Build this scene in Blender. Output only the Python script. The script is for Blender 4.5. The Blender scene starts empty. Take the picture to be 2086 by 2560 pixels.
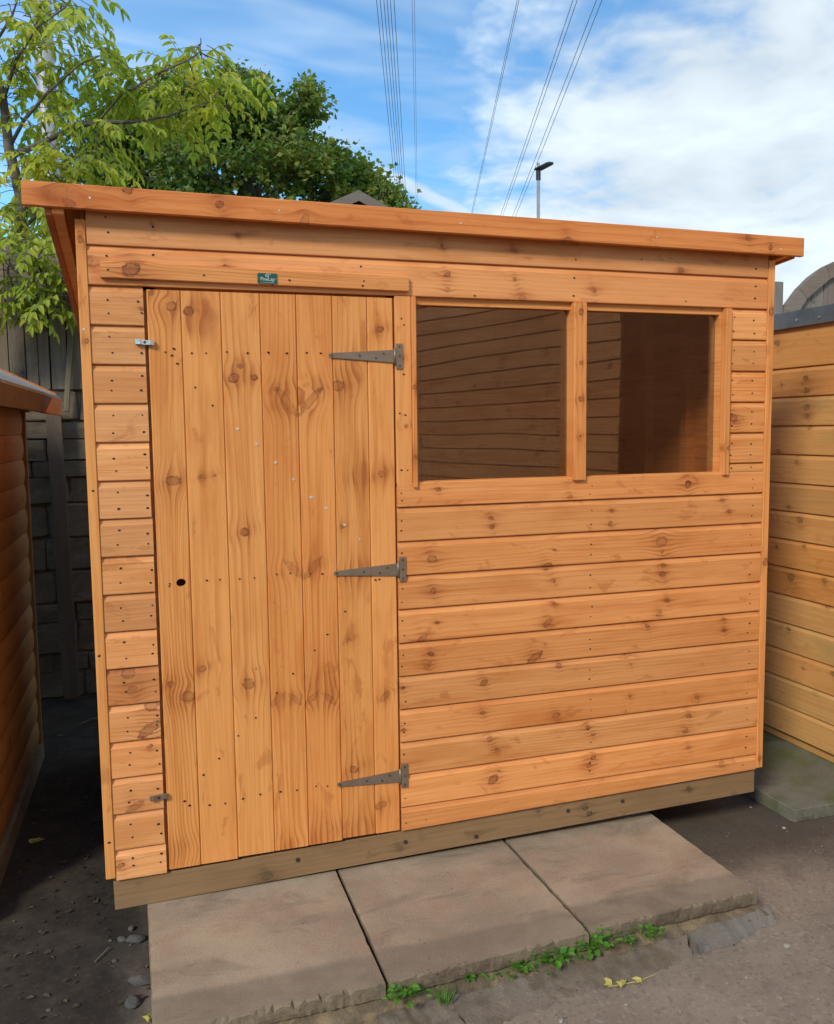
import bpy, bmesh, math, random
import numpy as np
from mathutils import Vector, Matrix, Euler

# ------------------------------------------------------------------ camera
SC = bpy.context.scene
COL = SC.collection
SH = 2.137                                   # height of the reference board joint over the tarmac
CAM = np.array([0.09231, -2.78412, -0.54455 + SH])
ROT = (1.47582, 0.012015, -0.316051)
FPX = 2200.0                                 # focal length in pixels of the 2086 px wide photograph
cam_d = bpy.data.cameras.new('camera')
cam_d.sensor_fit = 'HORIZONTAL'; cam_d.sensor_width = 36.0; cam_d.lens = 36.0 * FPX / 2086.0
cam_d.clip_start = 0.05; cam_d.clip_end = 3000
cam = bpy.data.objects.new('camera', cam_d)
cam.location = CAM; cam.rotation_euler = ROT
COL.objects.link(cam); SC.camera = cam

# ------------------------------------------------------------------ sun, exposure
SUN_EL = math.radians(34)
SUN_H = (-0.72, -0.69)                       # horizontal direction towards the sun
sd = bpy.data.lights.new('sun', 'SUN'); sd.energy = 2.0; sd.angle = math.radians(12); sd.color = (1.0, 0.91, 0.78)
sun = bpy.data.objects.new('sun', sd); COL.objects.link(sun)
ldir = Vector((-SUN_H[0] * math.cos(SUN_EL), -SUN_H[1] * math.cos(SUN_EL), -math.sin(SUN_EL)))
sun.rotation_euler = ldir.to_track_quat('-Z', 'Y').to_euler()
SC.view_settings.view_transform = 'Standard'
SC.view_settings.look = 'None'
SC.view_settings.exposure = 0.55
SC.view_settings.gamma = 1.0
SC.view_settings.use_curve_mapping = False
SC.render.engine = 'CYCLES'
SC.cycles.max_bounces = 6; SC.cycles.diffuse_bounces = 3; SC.cycles.glossy_bounces = 3; SC.cycles.transmission_bounces = 3; SC.cycles.transparent_max_bounces = 6
SC.cycles.use_adaptive_sampling = True; SC.cycles.adaptive_threshold = 0.02


# ------------------------------------------------------------------ node helper
class NT:
    def __init__(s, tree):
        s.t = tree; s.n = tree.nodes; s.l = tree.links
    def new(s, typ, **kw):
        n = s.n.new(typ)
        for k, v in kw.items(): setattr(n, k, v)
        return n
    def put(s, sock, v):
        if v is None: return
        if isinstance(v, bpy.types.NodeSocket): s.l.new(v, sock)
        else:
            try: sock.default_value = v
            except Exception: sock.default_value = (v[0], v[1], v[2], 1.0)
    def m(s, op, a, b=None, c=None, clamp=False):
        n = s.new('ShaderNodeMath', operation=op, use_clamp=clamp)
        s.put(n.inputs[0], a); s.put(n.inputs[1], b); s.put(n.inputs[2], c)
        return n.outputs[0]
    def v(s, op, a, b=None, out=0):
        n = s.new('ShaderNodeVectorMath', operation=op)
        s.put(n.inputs[0], a)
        if b is not None:
            if op == 'SCALE': s.put(n.inputs['Scale'], b)
            else: s.put(n.inputs[1], b)
        return n.outputs['Value'] if op in ('DOT_PRODUCT', 'LENGTH', 'DISTANCE') else n.outputs[0]
    def xyz(s, x, y, z):
        n = s.new('ShaderNodeCombineXYZ'); s.put(n.inputs[0], x); s.put(n.inputs[1], y); s.put(n.inputs[2], z)
        return n.outputs[0]
    def sep(s, v):
        n = s.new('ShaderNodeSeparateXYZ'); s.put(n.inputs[0], v); return n.outputs
    def noise(s, vec, scale=1.0, detail=2.0, rough=0.5, col=False, dist=0.0):
        n = s.new('ShaderNodeTexNoise'); s.put(n.inputs['Vector'], vec)
        n.inputs['Scale'].default_value = scale; n.inputs['Detail'].default_value = detail
        n.inputs['Roughness'].default_value = rough; n.inputs['Distortion'].default_value = dist
        return n.outputs['Color' if col else 'Fac']
    def voro(s, vec, scale=1.0, feat='F1', out='Distance'):
        n = s.new('ShaderNodeTexVoronoi', feature=feat); s.put(n.inputs['Vector'], vec); n.inputs['Scale'].default_value = scale
        return n.outputs[out]
    def ss(s, x, a, b):                      # smoothstep a->b gives 0->1
        n = s.new('ShaderNodeMapRange', interpolation_type='SMOOTHSTEP')
        s.put(n.inputs[0], x); n.inputs[1].default_value = a; n.inputs[2].default_value = b
        return n.outputs[0]
    def mix(s, f, a, b, mode='MIX'):
        n = s.new('ShaderNodeMix', data_type='RGBA', blend_type=mode)
        s.put(n.inputs[0], f)
        for sock, val in ((n.inputs[6], a), (n.inputs[7], b)):
            if isinstance(val, (tuple, list)): sock.default_value = (val[0], val[1], val[2], 1)
            else: s.put(sock, val)
        return n.outputs[2]
    def ramp(s, f, stops):
        n = s.new('ShaderNodeValToRGB'); s.put(n.inputs[0], f)
        e = n.color_ramp.elements
        while len(e) < len(stops): e.new(0.5)
        for i, (p, c) in enumerate(stops):
            e[i].position = p; e[i].color = (c[0], c[1], c[2], 1)
        return n.outputs[0]


# ------------------------------------------------------------------ world: Nishita sky with procedural clouds
def px_dir(px, py):
    R = np.array(Euler(ROT, 'XYZ').to_matrix())
    return R @ np.array([(px - 1043.0) / FPX, -(py - 1280.0) / FPX, -1.0])

def make_world():
    w = bpy.data.worlds.new('World'); SC.world = w; w.use_nodes = True
    N = NT(w.node_tree); N.n.clear()
    sky = N.new('ShaderNodeTexSky', sky_type='NISHITA'); sky.sun_disc = False
    sky.sun_elevation = SUN_EL; sky.sun_rotation = math.atan2(-SUN_H[0], SUN_H[1])
    sky.air_density = 1.0; sky.dust_density = 0.6; sky.ozone_density = 2.2
    tc = N.new('ShaderNodeTexCoord').outputs['Generated']
    d = N.v('NORMALIZE', tc)
    x, y, z = N.sep(d)
    zz = N.m('ADD', N.m('MAXIMUM', z, 0.0), 0.16)
    p = N.xyz(N.m('DIVIDE', x, zz), N.m('DIVIDE', y, zz), 0.0)
    big = N.noise(p, 0.85, 3, 0.55)
    mid = N.noise(p, 2.6, 4, 0.58, dist=0.25)
    fine = N.noise(N.v('MULTIPLY', p, (1.25, 0.9, 1.0)), 6.0, 4, 0.62, dist=0.35)
    px, py, _ = N.sep(p)
    # a bank of broken cloud that starts east of the line of sight and goes on round the sky
    bank = N.ss(N.m('SUBTRACT', px, N.m('MULTIPLY', py, 0.27)), -0.15, 0.75)
    cov = N.m('ADD', N.m('MULTIPLY', bank, 0.55), N.m('MULTIPLY', big, 0.34))
    den = N.m('ADD', cov, N.m('ADD', N.m('MULTIPLY', N.m('SUBTRACT', mid, 0.5), 1.05), N.m('MULTIPLY', N.m('SUBTRACT', fine, 0.5), 0.34)))
    mask = N.ss(den, 0.33, 0.66)
    wisps = N.m('MULTIPLY', N.ss(N.noise(N.v('MULTIPLY', p, (0.9, 2.4, 1)), 1.7, 3, 0.6, dist=0.8), 0.40, 0.80), 0.55)
    mask = N.m('MAXIMUM', mask, wisps)
    # vapour trail
    a, b = px_dir(930, 415), px_dir(1210, 560)
    a = a / np.linalg.norm(a); b = b / np.linalg.norm(b)
    n = np.cross(a, b); n = n / np.linalg.norm(n)
    off = N.m('ABSOLUTE', N.m('ADD', N.v('DOT_PRODUCT', d, tuple(n)), N.m('MULTIPLY', N.m('SUBTRACT', fine, 0.5), 0.010)))
    mid_d = (a + b); mid_d = mid_d / np.linalg.norm(mid_d)
    along = N.ss(N.v('DOT_PRODUCT', d, tuple(mid_d)), 0.9968, 0.9992)
    trail = N.m('MULTIPLY', N.m('MULTIPLY', N.ss(off, 0.011, 0.002), along), 0.75)
    mask = N.m('MAXIMUM', mask, trail)
    blue = N.mix(1.0, sky.outputs[0], (0.74, 1.18, 1.38), 'MULTIPLY')
    shade = N.m('ADD', 0.78, N.m('MULTIPLY', N.ss(N.m('ADD', N.m('MULTIPLY', mid, 0.6), N.m('MULTIPLY', big, 0.5)), 0.35, 0.75), 0.40))
    cloud = N.v('SCALE', (4.95, 5.60, 6.10), shade)
    col = N.mix(N.m('MULTIPLY', mask, 0.96), blue, cloud)
    bg = N.new('ShaderNodeBackground'); N.l.new(col, bg.inputs[0]); bg.inputs[1].default_value = 0.12
    o = N.new('ShaderNodeOutputWorld'); N.l.new(bg.outputs[0], o.inputs[0])
make_world()


# ------------------------------------------------------------------ geometry helpers
RM = np.array(Euler(ROT, 'XYZ').to_matrix())
def on(px, py, axis, val):
    """photograph pixel -> point on the plane where coordinate `axis` equals `val`"""
    d = px_dir(px, py); t = (val - CAM[axis]) / d[axis]
    return CAM + t * d

def link(name, mesh, mat=None, parent=None, **props):
    o = bpy.data.objects.new(name, mesh); COL.objects.link(o)
    if mat is not None:
        for mm in (mat if isinstance(mat, (list, tuple)) else [mat]):
            if len(mesh.materials) < (len(mat) if isinstance(mat, (list, tuple)) else 1): mesh.materials.append(mm)
    if parent is not None: o.parent = parent
    for k, v in props.items(): o[k] = v
    return o

def empty(name, loc, label, cat, group=None, rz=0.0):
    o = bpy.data.objects.new(name, None); COL.objects.link(o)
    o.location = loc; o.rotation_euler = (0, 0, rz); o.empty_display_size = 0.1
    o['label'] = label; o['category'] = cat
    if group: o['group'] = group
    return o

class MB:
    """collects faces for one mesh"""
    def __init__(s): s.v = []; s.f = []; s.mi = []
    def add(s, vs, fs, mi=0):
        b = len(s.v); s.v += [tuple(float(c) for c in q) for q in vs]
        for f in fs: s.f.append(tuple(b + i for i in f)); s.mi.append(mi)
    def box(s, x0, x1, y0, y1, z0, z1, mi=0):
        v = [(x0, y0, z0), (x1, y0, z0), (x1, y1, z0), (x0, y1, z0), (x0, y0, z1), (x1, y0, z1), (x1, y1, z1), (x0, y1, z1)]
        s.add(v, [(0, 3, 2, 1), (4, 5, 6, 7), (0, 1, 5, 4), (1, 2, 6, 5), (2, 3, 7, 6), (3, 0, 4, 7)], mi)
    def cbox(s, x0, x1, y0, y1, z0, z1, c, mi=0):
        """box with chamfered vertical and front edges (octagonal section along x)"""
        prof = [(y0 + c, z0), (y1 - c, z0), (y1, z0 + c), (y1, z1 - c), (y1 - c, z1), (y0 + c, z1), (y0, z1 - c), (y0, z0 + c)]
        vs = []
        for xx, k in ((x0, 1), (x0 + c, 0), (x1 - c, 0), (x1, 1)):
            for (yy, z_) in prof:
                cy, cz = (y0 + y1) / 2, (z0 + z1) / 2
                hy, hz = (y1 - y0) / 2, (z1 - z0) / 2
                sy = (hy - c) / hy if k else 1; sz = (hz - c) / hz if k else 1
                vs.append((xx, cy + (yy - cy) * sy, cz + (z_ - cz) * sz))
        fs = [tuple(range(8))[::-1], tuple(range(24, 32))]
        for r in range(3):
            for i in range(8):
                j = (i + 1) % 8; a = r * 8
                fs.append((a + i, a + j, a + 8 + j, a + 8 + i))
        s.add(vs, [tuple(reversed(f)) for f in fs], mi)
    def tube(s, pts, rad, n=8, mi=0, cap=True):
        pts = [Vector(q) for q in pts]
        if not hasattr(rad, '__len__'): rad = [rad] * len(pts)
        vs = []; up = None
        for i, q in enumerate(pts):
            t = (pts[min(i + 1, len(pts) - 1)] - pts[max(i - 1, 0)]).normalized()
            if up is None:
                up = t.orthogonal().normalized()
            else:
                up = (up - t * up.dot(t))
                up = up.normalized() if up.length > 1e-6 else t.orthogonal().normalized()
            w = t.cross(up)
            for k in range(n):
                an = 2 * math.pi * k / n
                vs.append(q + (up * math.cos(an) + w * math.sin(an)) * rad[i])
        fs = []
        for i in range(len(pts) - 1):
            for k in range(n):
                j = (k + 1) % n
                fs.append((i * n + k, i * n + j, (i + 1) * n + j, (i + 1) * n + k))
        if cap:
            fs.append(tuple(range(n))[::-1]); fs.append(tuple(range((len(pts) - 1) * n, len(pts) * n)))
        s.add(vs, fs, mi)
    def disc(s, c, axis, r, h, n=10, mi=0, tilt=0.0):
        c = Vector(c); a = Vector(axis).normalized()
        s.tube([c, c + a * h], r, n, mi)
    def mesh(s, name, smooth=False):
        me = bpy.data.meshes.new(name); me.from_pydata(s.v, [], s.f)
        if any(s.mi): me.polygons.foreach_set('material_index', s.mi)
        if smooth: me.polygons.foreach_set('use_smooth', [True] * len(me.polygons))
        me.update(); return me
    def build(s, name, mat, parent=None, smooth=False, **props):
        return link(name, s.mesh(name, smooth), mat, parent, **props)

def smooth_by_angle(me, deg=35):
    try: me.shade_smooth(); me.set_sharp_from_angle(angle=math.radians(deg))
    except Exception: pass

# board sections: (depth y, height z) with the face at y = 0 looking to -y
def prof_shiplap(w, t=0.014):
    return [(0.0025, 0.0), (t, 0.0), (t, w + 0.004), (0.0125, w + 0.004), (0.0125, w - 0.0030), (0.0088, w - 0.0038), (0.0078, w - 0.0072), (0.0054, w - 0.0125),
            (0.0014, w - 0.0192), (0.0, w - 0.0208), (0.0, 0.004), (0.0007, 0.0012)]
def prof_log(w, t=0.02):
    n = 7
    arc = [(0.010 - 0.010 * math.sin(math.pi * (0.06 + 0.88 * k / n)) ** 0.8, 0.002 + (w - 0.002) * k / n) for k in range(n, -1, -1)]
    return [(0.022, 0.0), (0.022, w)] + arc
def prof_feather(w, t=0.02):
    return [(0.0, 0.0), (0.022, 0.0), (0.022, w + 0.002), (0.009, w + 0.002), (0.008, w - 0.001), (0.0003, 0.003)]
def prof_flat(w, t=0.018, c=0.002):
    return [(c, 0.0), (t - c, 0.0), (t, c), (t, w - c), (t - c, w), (c, w), (0.0, w - c), (0.0, c)]
def prof_tg(w, t=0.014, c=0.0032):
    return [(c, 0.0), (t, 0.0), (t, w), (c, w), (0.0006, w - c * 0.7), (0.0, w - c), (0.0, c), (0.0006, c * 0.7)]

def extrude(prof, L, zl=0.0, zr=0.0, cut0=0.0, cut1=0.0):
    """section swept along local x from 0 to L; zl/zr raise the lower edge at the two ends, cut0/cut1 skew the ends with height"""
    n = len(prof); zmax = max(p[1] for p in prof)
    def low(z, d): return z + d * max(0.0, 1 - z / (0.55 * zmax)) if d else z
    vs = [(cut0 * z, y, low(z, zl)) for y, z in prof] + [(L + cut1 * z, y, low(z, zr)) for y, z in prof]
    fs = [tuple(range(n)), tuple(range(2 * n - 1, n - 1, -1))]
    for i in range(n):
        j = (i + 1) % n
        fs.append((i, n + i, n + j, j))
    return vs, fs

FACE = {'-y': 0.0, '+x': math.pi / 2, '+y': math.pi, '-x': -math.pi / 2}
_mesh_cache = {}
rnd = random.Random(7)
NKNOT = 8

def board(name, mat, parent, org, L, w, prof='shiplap', t=0.014, face='-y', vert=False, zl=0, zr=0, c0=0, c1=0, tint=(1, 1, 1), ring=70.0,
          grain=1.0, knots=None, nknots=None, roll=0.0, rz=0.0, label=None):
    ks = list(knots or [])
    for _ in range(nknots or 0):
        ks.append((rnd.uniform(0, L), rnd.uniform(0.01, w - 0.01), rnd.uniform(0.004, 0.011), rnd.uniform(-0.5, 0.5), rnd.uniform(1.0, 1.8), rnd.uniform(0.5, 1)))
    ks = ks[:NKNOT]
    mat = wood_n(mat['family'], len(ks))
    key = (prof, round(L, 3), round(w, 3), t, round(zl, 3), round(zr, 3), round(c0, 3), round(c1, 3), mat.name)
    if key not in _mesh_cache:
        pf = {'shiplap': prof_shiplap, 'log': prof_log, 'feather': prof_feather, 'flat': prof_flat, 'tg': prof_tg}[prof](w, t)
        vs, fs = extrude(pf, L, zl, zr, c0, c1)
        me = bpy.data.meshes.new(name); me.from_pydata(vs, [], fs); me.update(); me.materials.append(mat)
        _mesh_cache[key] = me
    o = bpy.data.objects.new(name, _mesh_cache[key]); COL.objects.link(o)
    M = Matrix.Rotation(FACE[face] + rz, 4, 'Z')
    if vert: M = M @ Matrix.Rotation(-math.pi / 2, 4, 'Y')
    if roll: M = M @ Matrix.Rotation(roll, 4, 'Y')
    M.translation = Vector(org)
    if parent is not None:
        o.parent = parent; o.matrix_basis = Matrix.Translation(-Vector(parent.location)) @ M if parent.type == 'EMPTY' and parent.parent is None else M
    else: o.matrix_basis = M
    o['tint'] = tuple(float(c) for c in tint); o['seed'] = rnd.random() * 40.0
    o['ring'] = float(ring); o['grain'] = float(grain)
    for i, k in enumerate(ks[:NKNOT]):
        o['ka%d' % i] = (float(k[0]), float(k[1]), float(k[2]))
        o['kb%d' % i] = (float(k[3]), float(k[4]), float(k[5]))
    if label: o['label'] = label
    return o


# ------------------------------------------------------------------ materials
def knot_group():
    g = bpy.data.node_groups.new('Knot', 'ShaderNodeTree')
    I = g.interface
    I.new_socket('P', in_out='INPUT', socket_type='NodeSocketVector')
    I.new_socket('A', in_out='INPUT', socket_type='NodeSocketVector')
    I.new_socket('B', in_out='INPUT', socket_type='NodeSocketVector')
    I.new_socket('J', in_out='INPUT', socket_type='NodeSocketFloat')
    for nme in ('Push', 'Halo', 'Core', 'Rim'): I.new_socket(nme, in_out='OUTPUT', socket_type='NodeSocketFloat')
    N = NT(g); gi = N.new('NodeGroupInput'); go = N.new('NodeGroupOutput')
    px, pz, _ = N.sep(gi.outputs[0]); kx, kz, kr = N.sep(gi.outputs[1]); ang, el, dk = N.sep(gi.outputs[2])
    on_ = N.m('GREATER_THAN', kr, 0.0001)
    r = N.m('MAXIMUM', kr, 0.0005); el = N.m('MAXIMUM', el, 0.3)
    dx = N.m('SUBTRACT', px, kx); dz = N.m('SUBTRACT', pz, kz)
    c = N.m('COSINE', ang); s = N.m('SINE', ang)
    u = N.m('ADD', N.m('MULTIPLY', dx, c), N.m('MULTIPLY', dz, s))
    v = N.m('SUBTRACT', N.m('MULTIPLY', dz, c), N.m('MULTIPLY', dx, s))
    u1 = N.m('DIVIDE', u, N.m('MULTIPLY', r, el)); v1 = N.m('DIVIDE', v, r)
    d = N.m('SQRT', N.m('ADD', N.m('MULTIPLY', u1, u1), N.m('MULTIPLY', v1, v1)))
    d = N.m('ADD', d, gi.outputs[3])
    core = N.m('MULTIPLY', N.ss(d, 1.08, 0.82), N.m('MULTIPLY', on_, dk))
    rim = N.m('MULTIPLY', N.m('MULTIPLY', N.ss(d, 1.35, 1.0), N.ss(d, 0.62, 0.95)), N.m('MULTIPLY', on_, dk))
    gx = N.m('DIVIDE', dx, N.m('MULTIPLY', r, 5.0)); gz = N.m('DIVIDE', dz, N.m('MULTIPLY', r, 2.2))
    halo = N.m('MULTIPLY', N.m('EXPONENT', N.m('MULTIPLY', N.m('ADD', N.m('MULTIPLY', gx, gx), N.m('MULTIPLY', gz, gz)), -1.0)), on_)
    sx = N.m('DIVIDE', N.m('ADD', dx, N.m('MULTIPLY', dz, 0.35)), N.m('MULTIPLY', r, 1.7)); sz = N.m('DIVIDE', dz, N.m('MULTIPLY', r, 4.5))
    halo = N.m('ADD', halo, N.m('MULTIPLY', N.m('EXPONENT', N.m('MULTIPLY', N.m('ADD', N.m('MULTIPLY', sx, sx), N.m('MULTIPLY', sz, sz)), -1.0)), N.m('MULTIPLY', on_, 0.75)))
    qx = N.m('DIVIDE', dx, N.m('MULTIPLY', r, 3.4))
    push = N.m('MULTIPLY', N.m('MULTIPLY', N.m('EXPONENT', N.m('MULTIPLY', N.m('MULTIPLY', qx, qx), -1.0)), N.m('TANH', N.m('DIVIDE', dz, N.m('MULTIPLY', r, 1.3)))), N.m('MULTIPLY', r, 0.85))
    push = N.m('MULTIPLY', push, on_)
    for i, o in enumerate((push, halo, core, rim)): N.l.new(o, go.inputs[i])
    return g
KNOT = knot_group()

def new_mat(name):
    m = bpy.data.materials.new(name); m.use_nodes = True
    N = NT(m.node_tree); bsdf = m.node_tree.nodes['Principled BSDF']
    return m, N, bsdf

_fam = {}
def wood(name, *a, **kw):
    _fam[name] = (a, kw); kw.pop('nk', None)
    return wood_n(name, 0)
def wood_n(name, nk):
    nme = name if nk == 0 else '%s_knots_%d' % (name, nk)
    m = bpy.data.materials.get(nme)
    if m is None:
        a, kw = _fam[name]; m = wood_make(nme, *a, nk=nk, **kw); m['family'] = name
    return m
def wood_make(name, light, mid, dark, knot, rough=0.5, gstr=1.0, blotch=0.35, nk=3, green=0.0, spec=0.4):
    m, N, B = new_mat(name)
    def attr(nm, out='Fac'):
        a = N.new('ShaderNodeAttribute', attribute_type='OBJECT', attribute_name=nm); return a.outputs[out]
    oc = N.new('ShaderNodeTexCoord').outputs['Object']
    x, y, z = N.sep(oc)
    seed = attr('seed'); ring = attr('ring'); grain = N.m('MULTIPLY', attr('grain'), gstr)
    P = N.xyz(x, z, 0.0)
    tot = None
    jit = N.m('MULTIPLY', N.m('SUBTRACT', N.noise(P, 70.0, 1, 0.5), 0.5), 0.6)
    for i in range(nk):
        g = N.new('ShaderNodeGroup'); g.node_tree = KNOT
        N.l.new(P, g.inputs[0]); N.l.new(jit, g.inputs[3]); N.l.new(attr('ka%d' % i, 'Vector'), g.inputs[1]); N.l.new(attr('kb%d' % i, 'Vector'), g.inputs[2])
        o = list(g.outputs)
        tot = o if tot is None else [N.m('ADD', a, b) for a, b in zip(tot, o)]
    push, halo, core, rim = tot or [0.0] * 4
    core = N.m('MINIMUM', core, 1.0); rim = N.m('MINIMUM', rim, 1.0); halo = N.m('MINIMUM', halo, 1.0)
    xs = N.m('ADD', x, seed)
    w1 = N.noise(N.xyz(N.m('MULTIPLY', xs, 0.55), seed, N.m('MULTIPLY', z, 7.0)), 1.0, 1, 0.4)
    w2 = N.noise(N.xyz(N.m('MULTIPLY', xs, 4.0), seed, N.m('MULTIPLY', z, 40.0)), 1.0, 2, 0.5)
    G = N.m('SUBTRACT', z, push)
    G = N.m('ADD', G, N.m('ADD', N.m('MULTIPLY', N.m('SUBTRACT', w1, 0.5), 0.11), N.m('MULTIPLY', N.m('SUBTRACT', w2, 0.5), 0.004)))
    fr = N.m('FRACT', N.m('ADD', N.m('MULTIPLY', G, ring), seed))
    line = N.m('MULTIPLY', N.m('POWER', fr, 3.0), N.ss(fr, 1.0, 0.90))
    fib = N.noise(N.xyz(N.m('MULTIPLY', xs, 3.0), seed, N.m('MULTIPLY', G, 210.0)), 1.0, 2, 0.6)
    fade = N.ss(N.noise(N.xyz(N.m('MULTIPLY', xs, 1.3), N.m('ADD', seed, 7.0), N.m('MULTIPLY', z, 9.0)), 1.0, 1, 0.5), 0.30, 0.72)
    base = N.mix(N.m('MULTIPLY', N.m('MULTIPLY', line, N.m('ADD', 0.10, N.m('MULTIPLY', fade, 0.75))), grain, clamp=True), light, mid)
    base = N.mix(N.m('MULTIPLY', N.ss(fib, 0.42, 0.75), N.m('MULTIPLY', grain, 0.50)), base, mid)
    bl = N.noise(N.xyz(N.m('MULTIPLY', xs, 3.2), N.m('ADD', seed, 3.0), N.m('MULTIPLY', z, 11.0)), 1.0, 3, 0.6)
    base = N.mix(N.m('MULTIPLY', N.ss(bl, 0.46, 0.76), blotch), base, mid)
    streak = N.noise(N.xyz(N.m('MULTIPLY', xs, 1.7), N.m('ADD', seed, 21.0), N.m('MULTIPLY', z, 38.0)), 1.0, 3, 0.62)
    base = N.mix(N.m('MULTIPLY', N.ss(streak, 0.50, 0.74), blotch * 1.1), base, mid)
    base = N.mix(N.m('MULTIPLY', N.ss(streak, 0.46, 0.28), 0.22), base, tuple(min(1.0, c * 1.22) for c in light))
    lg = N.noise(N.xyz(N.m('MULTIPLY', xs, 0.8), N.m('ADD', seed, 11.0), N.m('MULTIPLY', z, 2.0)), 1.0, 1, 0.5)
    base = N.mix(N.m('MULTIPLY', N.ss(lg, 0.46, 0.78), 0.42), base, mid)
    lap = N.noise(N.xyz(N.m('MULTIPLY', xs, 7.0), N.m('ADD', seed, 31.0), N.m('MULTIPLY', z, 16.0)), 1.0, 3, 0.65, dist=0.6)
    base = N.mix(N.m('MULTIPLY', N.ss(lap, 0.60, 0.70), blotch * 0.75), base, dark)
    hn = N.m('MULTIPLY', halo, N.m('ADD', 0.15, N.m('MULTIPLY', N.ss(N.m('ADD', N.m('MULTIPLY', bl, 0.6), N.m('MULTIPLY', line, 0.4)), 0.22, 0.6), 0.75)))
    base = N.mix(N.m('MULTIPLY', hn, 0.85), base, dark)
    kn = N.noise(N.xyz(N.m('MULTIPLY', x, 95.0), seed, N.m('MULTIPLY', z, 95.0)), 1.0, 3, 0.6)
    kcol = N.mix(kn, knot, dark)
    base = N.mix(N.m('MULTIPLY', core, N.m('ADD', 0.45, N.m('MULTIPLY', kn, 0.5)), clamp=True), base, kcol)
    rimc = tuple(c * 0.42 for c in knot)
    base = N.mix(N.m('MULTIPLY', rim, N.ss(kn, 0.30, 0.66)), base, rimc)
    if green:
        gn = N.ss(N.noise(N.xyz(N.m('MULTIPLY', xs, 1.1), seed, N.m('MULTIPLY', z, 4.0)), 1.0, 3, 0.6), 0.52, 0.78)
        base = N.mix(N.m('MULTIPLY', gn, green), base, (0.20, 0.22, 0.06))
        base = N.mix(N.m('MULTIPLY', N.m('MULTIPLY', core, 0.7), N.ss(kn, 0.4, 0.6)), base, (0.10, 0.14, 0.04))
    base = N.mix(1.0, base, attr('tint', 'Color'), 'MULTIPLY')
    N.l.new(base, B.inputs['Base Color'])
    N.put(B.inputs['Roughness'], N.m('ADD', rough - 0.08, N.m('MULTIPLY', bl, 0.18)))
    B.inputs['Specular IOR Level'].default_value = spec
    bp = N.new('ShaderNodeBump'); bp.inputs['Strength'].default_value = 0.35; bp.inputs['Distance'].default_value = 0.0012
    h = N.m('ADD', N.m('MULTIPLY', fib, 0.9), N.m('MULTIPLY', line, -0.7))
    h = N.m('ADD', h, N.m('MULTIPLY', bl, 2.0))
    N.l.new(h, bp.inputs['Height']); N.l.new(bp.outputs[0], B.inputs['Normal'])
    return m

W_MAIN = wood('stained_pine', (0.79, 0.345, 0.112), (0.54, 0.165, 0.030), (0.35, 0.088, 0.016), (0.20, 0.062, 0.028), nk=NKNOT, blotch=0.48, rough=0.58, spec=0.3)
W_LEFT = wood('dark_stained_pine', (0.40, 0.205, 0.060), (0.30, 0.140, 0.038), (0.21, 0.092, 0.026), (0.12, 0.048, 0.016), rough=0.55)
W_RIGHT = wood('treated_pine', (0.66, 0.355, 0.120), (0.51, 0.240, 0.066), (0.39, 0.165, 0.045), (0.20, 0.13, 0.06), blotch=0.45, green=0.45, rough=0.62)
W_BEAR = wood('treated_bearer', (0.270, 0.162, 0.075), (0.190, 0.108, 0.046), (0.085, 0.054, 0.026), (0.08, 0.045, 0.02), rough=0.75, blotch=0.6)
W_GREY = wood('weathered_grey_timber', (0.235, 0.205, 0.175), (0.150, 0.128, 0.108), (0.10, 0.084, 0.07), (0.06, 0.05, 0.04), rough=0.85, gstr=1.3, blotch=0.6, spec=0.2)
W_BROWN = wood('brown_fascia_timber', (0.150, 0.098, 0.070), (0.105, 0.066, 0.046), (0.07, 0.043, 0.030), (0.05, 0.03, 0.02), rough=0.6)

def simple(name, col, rough=0.6, metal=0.0, var=0.25, scale=30.0, bump=0.0, bdist=0.002, spec=0.4, col2=None, space='Object'):
    m, N, B = new_mat(name)
    tc = N.new('ShaderNodeTexCoord').outputs[space]
    n = N.noise(tc, scale, 4, 0.6)
    c2 = col2 or tuple(c * (1 - var) for c in col)
    N.l.new(N.mix(N.ss(n, 0.3, 0.7), col, c2), B.inputs['Base Color'])
    B.inputs['Roughness'].default_value = rough; B.inputs['Metallic'].default_value = metal
    B.inputs['Specular IOR Level'].default_value = spec
    if bump:
        bp = N.new('ShaderNodeBump'); bp.inputs['Strength'].default_value = bump; bp.inputs['Distance'].default_value = bdist
        N.l.new(N.noise(tc, scale * 2.5, 5, 0.65), bp.inputs['Height']); N.l.new(bp.outputs[0], B.inputs['Normal'])
    return m

M_NAIL = simple('nail_hole', (0.030, 0.014, 0.008), 0.7)
M_FILL = simple('bright_nail', (0.72, 0.66, 0.54), 0.4, 0.2)
M_ZINC = simple('zinc_steel', (0.27, 0.205, 0.145), 0.38, 0.45, 0.15, 25)
M_CHROME = simple('bright_steel', (0.75, 0.72, 0.68), 0.22, 1.0, 0.3, 80)
M_SCREW = simple('screw_head', (0.11, 0.088, 0.066), 0.4, 0.6)
M_FELT = simple('roof_felt', (0.42, 0.45, 0.43), 0.8, 0, 0.35, 40, 0.3)
M_FELTD = simple('dark_roof_felt', (0.09, 0.095, 0.095), 0.9, 0, 0.35, 40, 0.3)
M_TRIM = simple('grey_metal_trim', (0.150, 0.160, 0.155), 0.48, 0.25, 0.35, 9, 0.05)
M_BADGE = simple('green_enamel', (0.012, 0.085, 0.055), 0.35)
M_BADGEW = simple('pale_lettering', (0.62, 0.72, 0.66), 0.5)
M_POLE = simple('galvanised_pole', (0.34, 0.36, 0.375), 0.5, 0.2, 0.2, 6)
M_LAMP = simple('lamp_housing', (0.035, 0.04, 0.043), 0.5, 0.3)
M_CABLE = simple('cable', (0.24, 0.30, 0.37), 0.6, 0.3)
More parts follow.
